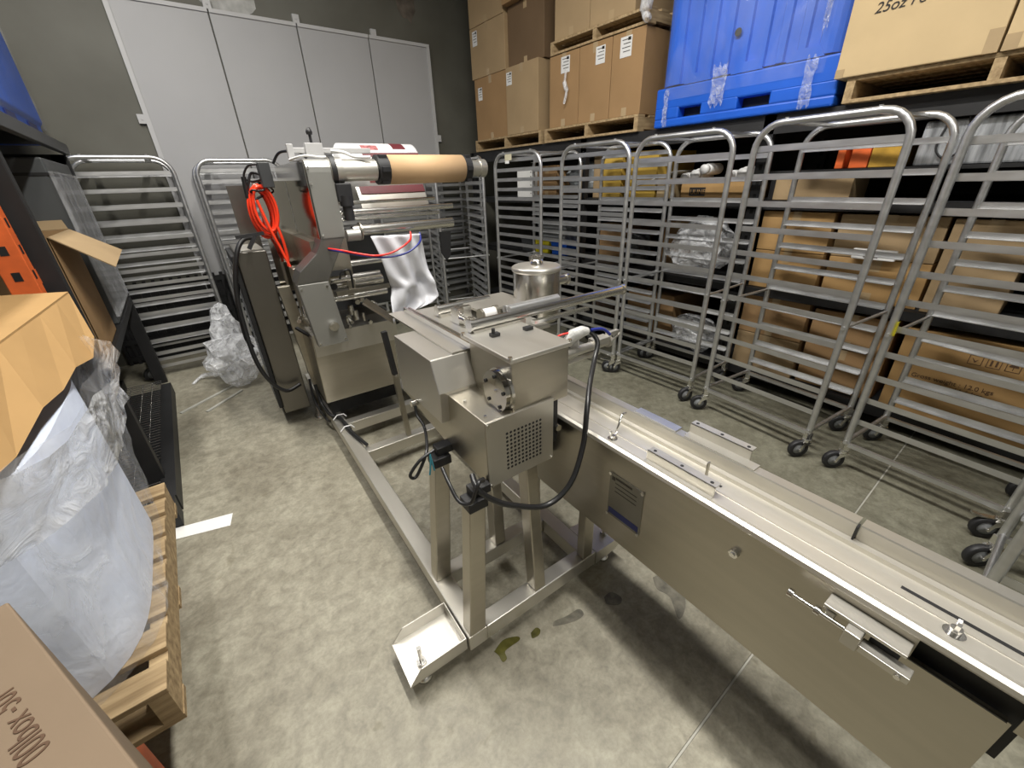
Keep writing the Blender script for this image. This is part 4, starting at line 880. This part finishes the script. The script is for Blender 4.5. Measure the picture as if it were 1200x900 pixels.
# folded rounded top edge + flange + channel, a profile extruded along y
prof = [(a0 + 0.0, 0.765), (a0 - .004, 0.772), (a0 - .002, .782), (a0 + .007, .787), (a0 + .016, .785), (a0 + .022, .781),
        (a0 + .062, .781), (a0 + .063, .783), (a0 + .069, .783), (a0 + .070, .770), (a0 + .140, .770), (a0 + .141, .781), (a0 + .150, .781), (a0 + .151, .776), (a0 + .165, .776), (a0 + .168, .768), (a0 + .02, .765)]
mb = MB(); vs = [(x, y, z) for y in (c0, c1) for x, z in prof]; n = len(prof)
mb.add(vs, [tuple(range(n)), tuple(reversed(range(n, 2 * n)))] + [(i, i + n, (i + 1) % n + n, (i + 1) % n) for i in range(n)])
oo = mb.build('trough', mat('trough_steel', (0.74, 0.71, 0.64), 0.40, 0.8, 0.04, 3, 0.01, (8, 1, 1), bscale=30, rvar=0.04), t); 
for p in oo.data.polygons: p.use_smooth = False
for y0, y1 in ((-0.42, -0.205), (-1.02, -.80)): MB().box(a0 + .098, a0 + .106, y0, y1, .7702, .7712).build('slot', BLACK, t)
# back guard
for (y0, y1) in ((-0.693, c1), (c0, -0.70)):
    g = MB().prism([(a0 + .166, .772), (a0 + .168, .812), (a0 + .170, .815), (a0 + .200, .815), (a0 + .200, .812), (a0 + .173, .812), (a0 + .171, .772)], y0, y1, 'y')
    g.build('back_guard', STEELH, t, label=None)
MB().box(a0 + .156, a0 + .172, -0.698, -0.694, .773, .815).build('guard_seam', BLACK, t)
# brackets
def zbracket(x, y0, y1, z, flip=1):
    g = MB().box(x, x + .028 * flip, y0, y1, z + .030, z + .033).box(x + (0 if flip > 0 else -.003), x + (.003 if flip > 0 else 0), y0, y1, z, z + .033)
    g.box(x, x - .02 * flip, y0, y1, z, z + .003); o_ = g.build('side_bracket', ALUB, t)
    h = MB()
    for f_ in (.08, .5, .92): h.cyl((x + .014 * flip, y0 + (y1 - y0) * f_, z + .0331), (x + .014 * flip, y0 + (y1 - y0) * f_, z + .0338), .005, 10)
    h.build('holes', BLACK, o_)
zbracket(a0 + .032, -.435, -.225, .780)
zbracket(a0 + .206, -.43, -.245, .815)
MB().box(a0 + .172, a0 + .205, -.46, -.25, .8155, .8185).build('strap', ALUB, t); MB().box(a0 + .172, a0 + .206, -.22, -.06, .8155, .820).build('strap', ALU, t)
def wing(x, y, z):
    w_ = MB().cyl((x, y, z), (x, y, z + .012), .009, 10).prism([(x, z + .008), (x - .006, z + .03), (x - .014, z + .028), (x - .008, z + .006)], y - .003, y + .003, 'y').prism([(x, z + .008), (x + .022, z + .016), (x + .020, z + .008), (x + .006, z + .004)], y - .003, y + .003, 'y')
    w_.disc((x, y, z + .0005), .016, 'z'); w_.build('wing_nut', CHROME, t)
wing(a0 + .036, -.09, .781); wing(a0 + .048, -.885, .781)
MB().tube(smooth_path([(a0 + .075, -.07, .774), (a0 + .085, -.07, .80), (a0 + .11, -.06, .825), (a0 + .135, -.055, .822)]), .004, 8).build('hook_rod', CHROME, t)
MB().box(a0 + .095, a0 + .107, -.375, -.372, .774, .825).build('finger', STEEL, t)
# name plate
pn = MB().box(a0 - .0025, a0 - .0005, -.258, -.126, .517, .69).build('name_plate', mat('plate_steel', (0.25, 0.24, 0.21), 0.3, 0.9), t, 0.001, label='small metal name plate with a blue band')
MB().box(a0 - .0033, a0 - .0026, -.252, -.132, .527, .550).build('blue_band', BLUE2, pn)
m = MB()
for k in range(4): m.box(a0 - .0032, a0 - .0026, -.235 + .02 * (k == 0), -.15, .672 - .016 * k, .675 - .016 * k + (.005 if k == 0 else 0))
m.box(a0 - .0032, a0 - .0026, -.148, -.135, .664, .678)
m.build('engraved_text', mat('engraving', (0.08, 0.075, 0.065), 0.5, 0.5), pn)
m = MB()
for y in (-.254, -.130):
    for z in (.521, .686): m.cyl((a0 - .0025, y, z), (a0 - .008, y, z), .0055, 10)
m.build('screw', CHROME, pn)
MB().cyl((a0, -.53, .693), (a0 - .012, -.53, .693), .012, 6).cyl((a0 - .012, -.53, .693), (a0 - .016, -.53, .693), .006, 8).build('bolt', CHROME, t)
# tensioner bracket
o = MB().box(a0 - .040, a0 - .001, -.852, -.722, .744, .751).build('tensioner', ALUB, t, 0.001, label='chain tensioner bracket with adjusting bolt')
MB().box(a0 - .062, a0 - .004, -.792, -.766, .706, .743).build('block', ALUB, o, .002)
MB().box(a0 - .038, a0 - .004, -.744, -.728, .712, .738).build('block', ALUB, o, .002)
MB().box(a0 - .030, a0 - .004, -.845, -.80, .700, .742).build('block', BLACK, o, .002)
MB().cyl((a0 - .040, -.770, .722), (a0 - .040, -.672, .722), .0045, 10).cyl((a0 - .040, -.672, .722), (a0 - .040, -.662, .722), .0100, 6).cyl((a0 - .040, -.722, .722), (a0 - .040, -.712, .722), .0100, 6).build('adjusting_bolt', CHROME, o)
MB().cyl((a0 - .02, -.738, .73), (a0 - .02, -.722, .73), .008, 8).build('nut', CHROME, o)
MB().box(a0 - .056, a0 - .030, -.868, -.793, .706, .722).build('slide_block', STEELH, o, .001)
MB().cyl((a0 - .056, -.853, .714), (a0 - .062, -.853, .714), .005, 8).build('pin', CHROME, o)
MB().box(a0 - .004, a0 + .01, -.98, -.80, .694, .712).build('slide_bar', STEEL, o)
MB().box(a0 + .02, a0 + .17, -1.0, -.80, .60, .764).build('inner_drive', BLACK, t)
MB().box(a0 + .01, a0 + .18, -1.85, -1.80, .0, .70).build('leg', STEEL, t); MB().box(a0 + .01, a0 + .18, .40, .44, .36, .764).build('end_plate', STEEL, t)

# ================================================================== LEFT SIDE
# black shelving
SXL = -0.45
t = thing('storage_rack', 'black steel shelving along the left wall with a wire bottom shelf', 'shelving', (0, 0, 0))
for y in (2.70, 4.60):
    for x in (SXL - .09, -1.45):
        MB().box(x, x + .085, y - .03, y + .03, 0, 1.80).build('upright', BLACK, t, 0.003)
for x in (SXL - .02, -1.45): MB().box(x, x + .035, 1.2 if x > -1 else 2.7, 4.66, 1.802, 1.868).build('beam', DKBIN, t, 0.003)
MB().box(-1.45, SXL - .02, 2.7, 2.76, 1.74, 1.80).build('beam', BLACK, t); MB().box(-1.45, SXL - .02, 4.57, 4.63, 1.74, 1.80).build('beam', BLACK, t)
MB().box(-1.42, SXL - .02, 1.2, 4.66, 1.868, 1.878).build('shelf_deck', DKBIN, t)
for z in (0.78,): 
    MB().box(SXL - .03, SXL, 2.74, 4.56, z - .05, z).build('beam', BLACK, t); MB().box(-1.4, SXL - .03, 2.74, 4.56, z - .015, z - .001).build('shelf_deck', BLACK, t)
# low wire shelf
zb_ = 0.10
MB().box(-0.475, -0.408, 2.45, 4.25, 0.0, zb_).build('beam', BLACK, t); MB().box(-0.80, -0.735, 2.45, 4.6, 0.02, zb_).build('beam', BLACK, t)
m = MB()
for k in range(46): m.cyl((-0.735, 2.5 + k * .042, .085), (-0.476, 2.5 + k * .042, .085), .003, 5)
for x in (-.60, -.54, -.68): m.cyl((x, 2.46, .080), (x, 4.4, .080), .003, 5)
m.build('wire_deck', CHROME, t, kind='stuff', label='wire mesh bottom deck')
MB().box(-0.735, -0.476, 2.46, 4.4, 0.004, 0.012).build('under_tray', BLACK, t)
MB().box(-0.90, -0.41, 2.30, 2.42, 0.0, .12).build('beam', BLACK, t)
# blue bin at top left
t = thing('plastic_bulk_bin', 'blue plastic bulk bin on top of the left shelving', 'bin', (-1.55, 3.75, 1.879))
MB().prism([(0, 0), (0.99, 0), (0.99, 0.12), (1.01, .14), (1.01, 0.9), (0, 0.9)], 0, 1.2, 'y').build('body', BLUE, t, .01)
MB().box(0.991, 0.998, 0.15, 0.38, 0.02, .11).box(0.991, 0.998, 0.72, 0.98, 0.02, .11).build('fork_pocket', BLUE2, t)
MB().prism([(-.006, .1), (1.018, .1), (1.018, 0.92), (-.006, .92)], -.01, 1.21, 'y').build('clear_wrap', WRAPB, t)
# dark tub with wrap
t = thing('storage_crate', 'large charcoal crate wrapped in film on the left shelving', 'crate', (-1.3, 3.6, 0.781))
MB().box(0, 0.84, 0, 0.9, 0.0, 0.95).build('body', mat('charcoal_crate', (0.07, 0.075, 0.078), 0.5, 0, 0.08, 5), t, .01); MB().box(-.005, .845, -.005, .905, 0.86, 0.875).build('rim', BLACK, t)
MB().box(.842, .86, -.02, .88, 0.05, .88).build('film_edge', WRAP, t)
# open carton with flap
t = thing('carton', 'open kraft carton with a raised flap on the left shelving', 'box', (-0.60, 2.86, 0.781))
HC = 0.585
MB().box(-0.25, 0.13, -0.0, .6, 0, 0.003).box(-.25, -.246, -.0, .6, 0, HC).box(.126, .13, -.0, .6, 0, HC).box(-.25, .13, .596, .6, 0, HC).box(-.25, .13, -.0, .004, 0, HC).build('body', KRAFT[1], t)
mb = MB(); mb.add([(.13, .0, HC), (.13, .6, HC), (.30, .75, .44), (.30, .12, .415)], [(0, 1, 2, 3)]); o = mb.build('flap', KRAFT[0], t); sd = o.modifiers.new('s', 'SOLIDIFY'); sd.thickness = .005
mb = MB(); mb.add([(-.25, .6, HC), (.13, .6, HC), (.10, .75, .63), (-.25, .75, .63)], [(0, 1, 2, 3)]); o = mb.build('flap', KRAFT[0], t); sd = o.modifiers.new('s', 'SOLIDIFY'); sd.thickness = .005
# orange upright
t = thing('rack_bracket', '', 'bracket', (0, 0, 0)); t['label'] = 'orange punched steel bracket hooked on the black post at the left edge'
MB().box(-.60, -.513, 2.55, 2.62, 1.0, 1.62).build('column', ORANGE, t, .003)
m = MB()
for k in range(6): m.box(-.57, -.545, 2.5485, 2.5498, 1.03 + .1 * k, 1.065 + .1 * k); m.box(-.5128, -.512, 2.57, 2.595, 1.03 + .1 * k, 1.065 + .1 * k)
m.build('punched_holes', BLACK, t, kind='stuff')
MB().box(-.56, -.52, 2.62, 2.668, 1.2, 1.26).build('hook', ORANGE, t)
tag(MB().box(-.80, -.70, 2.62, 2.68, .79, 1.25).build('blue_panel', BLUE), 'small blue plastic piece behind the orange upright', 'panel')

# orange stand with pallet
t = thing('steel_stand', 'low orange steel stand under the pallet of the wrapped foam bundle', 'stand', (0, 0, 0))
for x in (-1.25, -0.545):
    for y in (1.00, 1.75): MB().box(x, x + .075, y, y + .07, 0, 0.375).build('leg', ORANGE, t, .003)
for y in (1.005, 1.755): MB().box(-1.175, -.545, y, y + .06, .30, .374).build('cross_beam', ORANGE, t, .003)
tag(blob('wrap_scrap', WRAPH, (-.46, 0.93, 0.0), (.09, .07, .08), 21), 'scrap of clear wrap on the floor by the orange stand', 'plastic wrap')
t = pallet('light wooden pallet on the orange stand, below the wrapped foam bundle', (-1.33, 0.94, 0.3755), 0, 0.95, 1.0, 0.125)
RX, RY, RR, RZ = -0.805, 1.42, 0.465, 0.502
t = thing('foam_bundle', 'large pale bundle of foam sheet standing wrapped in clear film on the left pallet', 'bundle', (RX, RY, RZ))
def rsq(a, R_):
    c, s_ = math.cos(a), math.sin(a); n_ = 4.0
    return R_ / ((abs(c) ** n_ + abs(s_) ** n_) ** (1 / n_))
MB().prism([(rsq(2 * PI * k / 64, RR - .02) * math.cos(2 * PI * k / 64), rsq(2 * PI * k / 64, RR - .02) * math.sin(2 * PI * k / 64)) for k in range(64)], 0, .55, 'z').build('foam', FOAM, t)
def wrapskin(r, h, amp, seed, nseg=72, nz_=22, flare=0.0):
    from mathutils import noise as nz
    vs = []
    for j in range(nz_ + 1):
        z = h * j / nz_
        for k in range(nseg):
            a = 2 * PI * k / nseg; p = Vector((math.cos(a) * 2.2, math.sin(a) * 2.2, z * 3 + seed))
            rr = rsq(a, r) + amp * (nz.noise(p * 1.3) + .6 * nz.noise(p * 3.5) + .35) + flare * (z / h) ** 2
            vs.append((rr * math.cos(a), rr * math.sin(a), z + .02 * nz.noise(p * 2)))
    return MB().add(vs, [(j * nseg + k, j * nseg + (k + 1) % nseg, (j + 1) * nseg + (k + 1) % nseg, (j + 1) * nseg + k) for j in range(nz_) for k in range(nseg)], True)
wrapskin(RR + .0, .62, .022, 1, flare=.07).build('stretch_wrap', WRAP, t, label='clear stretch wrap')
o = wrapskin(RR + .05, .17, .04, 5, flare=.03).build('stretch_wrap', WRAPH, t, label='bunched wrap at the top'); o.location = (0, 0, .45)
# cardboard lid on roll : folded sheet
t = thing('cardboard_sheet', 'folded kraft cardboard cover on top of the wrapped foam bundle', 'cardboard', (0, 0, 0))
lid = [(-0.66, 2.35, 1.165), (-0.375, 2.20, 1.19), (-0.33, 1.82, 1.11), (-0.345, 1.49, 1.125), (-0.39, 1.20, 1.115), (-0.45, 0.85, 1.12), (-.95, .8, 1.14), (-1.2, 2.2, 1.15)]
top = [(-1.2, 2.25, 1.20), (-0.62, 2.32, 1.215), (-0.375, 2.18, 1.215), (-0.415, 1.30, 1.225), (-.47, .8, 1.225), (-1.2, .8, 1.22)]
mb = MB(); mb.add(top, [tuple(range(6))])
side = [(-0.375, 2.18, 1.215), (-0.415, 1.30, 1.225), (-.47, .8, 1.225)]
low = [(-0.325, 1.93, 1.10), (-0.325, 1.78, 1.07), (-0.335, 1.60, 1.10), (-0.345, 1.45, 1.09), (-0.355, 1.30, 1.105), (-0.375, 1.12, 1.08), (-.40, .95, 1.09), (-.43, .8, 1.08)]
up = [(-0.375, 2.18, 1.215), (-.383, 2.0, 1.217), (-.392, 1.8, 1.219), (-.40, 1.62, 1.222), (-.408, 1.45, 1.224), (-.415, 1.30, 1.225), (-.44, 1.05, 1.225), (-.47, .8, 1.225)]
mb.add(up + low, [(i, i + 1, i + 9, i + 8) for i in range(7)])
o = mb.build('cover', KRAFT[4], t); sd = o.modifiers.new('s', 'SOLIDIFY'); sd.thickness = .006; sd.offset = -1
# front carton
t = thing('carton', 'kraft carton with brown printed digits on its top at the lower left corner', 'box', (-0.289, 0.627, 0.50), math.atan2(0.91672, -0.39953))
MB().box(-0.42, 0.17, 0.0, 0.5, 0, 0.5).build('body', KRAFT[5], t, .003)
text('00lbox -50r', 0.036, INKB, t, (-0.13, 0.036, 0.5005), (0, 0, 0), xs=.75)
text('8.10', 0.04, INKB, t, (0.07, 0.062, 0.5005), (0, 0, 0), xs=.8)
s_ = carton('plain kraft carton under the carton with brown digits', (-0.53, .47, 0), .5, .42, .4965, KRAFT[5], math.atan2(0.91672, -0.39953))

# floor litter
t = thing('stretch_wrap_pile', 'crumpled pile of clear stretch wrap on the floor by the cabinet', 'plastic wrap', (0, 0, 0))
blob('wrap', WRAPH, (0.08, 4.15, 0.0), (.22, .22, .17), 31, t, .5); blob('wrap', WRAPH, (0.10, 4.35, 0.0), (.14, .12, .30), 32, t, .4)
MB().tube(smooth_path([(-.28, 4.35, .0), (-.20, 4.42, .03), (-.1, 4.36, .05), (0, 4.3, .08)]), [.012] * 6 + [.02] * 6 + [.035] * 6 + [.04], 8).build('wrap', WRAPH, t)
for (p, q, lb) in (((-.383, 3.76, .006), (.03, 4.08, .006), 'longer pale strip on the floor beside the wrap pile'), ((-.219, 3.65, .006), (.05, 3.9, .006), 'shorter pale strip on the floor beside the wrap pile')):
    tag(MB().bar(p, q, .022, .010).build('plastic_strip', mat('strip_grey', (0.42, 0.42, 0.38), 0.5)), lb, 'strip')
tag(MB().prism([(-.50, 2.225), (-.50, 2.315), (-.201, 2.236), (-.222, 2.141)], 0.0005, .0025, 'z').build('paper_strip', PAPER), 'white paper strip lying on the floor beside the pallet', 'paper')
OIL = mat('oil', (0.085, 0.08, 0.02), 0.12, 0, 0.5, 20); DAMP = mat('damp_stain', (0.14, 0.13, 0.10), 0.45, 0, 0.4, 30)
def puddle(lbl, pts, m):
    P_ = [(p.x, p.y) for p in smooth_path([(x, y, 0) for x, y in pts + [pts[0]]], 5)[:-1]]
    tag(MB().prism(P_, 0.0003, .0014, 'z').build('oil_stain', m), lbl, 'stain')
puddle('greenish oil puddle on the floor in front of the frame', [(0.463, 0.783), (0.515, 0.796), (0.563, 0.774), (0.562, 0.758), (0.52, 0.76), (0.494, 0.758), (0.485, 0.735), (0.466, 0.735), (0.468, 0.763)], OIL)
puddle('small round oil drop right of the greenish oil puddle', [(0.611, 0.752), (0.639, 0.755), (0.647, 0.739), (0.631, 0.727), (0.603, 0.733)], OIL)
puddle('long damp streak on the floor in front of the right foot pad', [(0.694, 0.719), (0.713, 0.729), (0.763, 0.715), (0.82, 0.706), (0.82, 0.678), (0.781, 0.678), (0.729, 0.699)], DAMP)
puddle('round damp spot under the conveyor edge near the foot pad', [(0.938, 0.677), (0.977, 0.674), (0.991, 0.633), (0.962, 0.618), (0.925, 0.648)], DAMP)
puddle('dark damp stain on the floor under the conveyor name plate', [(1.168, 0.608), (1.233, 0.581), (1.217, 0.499), (1.15, 0.446), (1.089, 0.437), (1.143, 0.51), (1.136, 0.565)], DAMP)
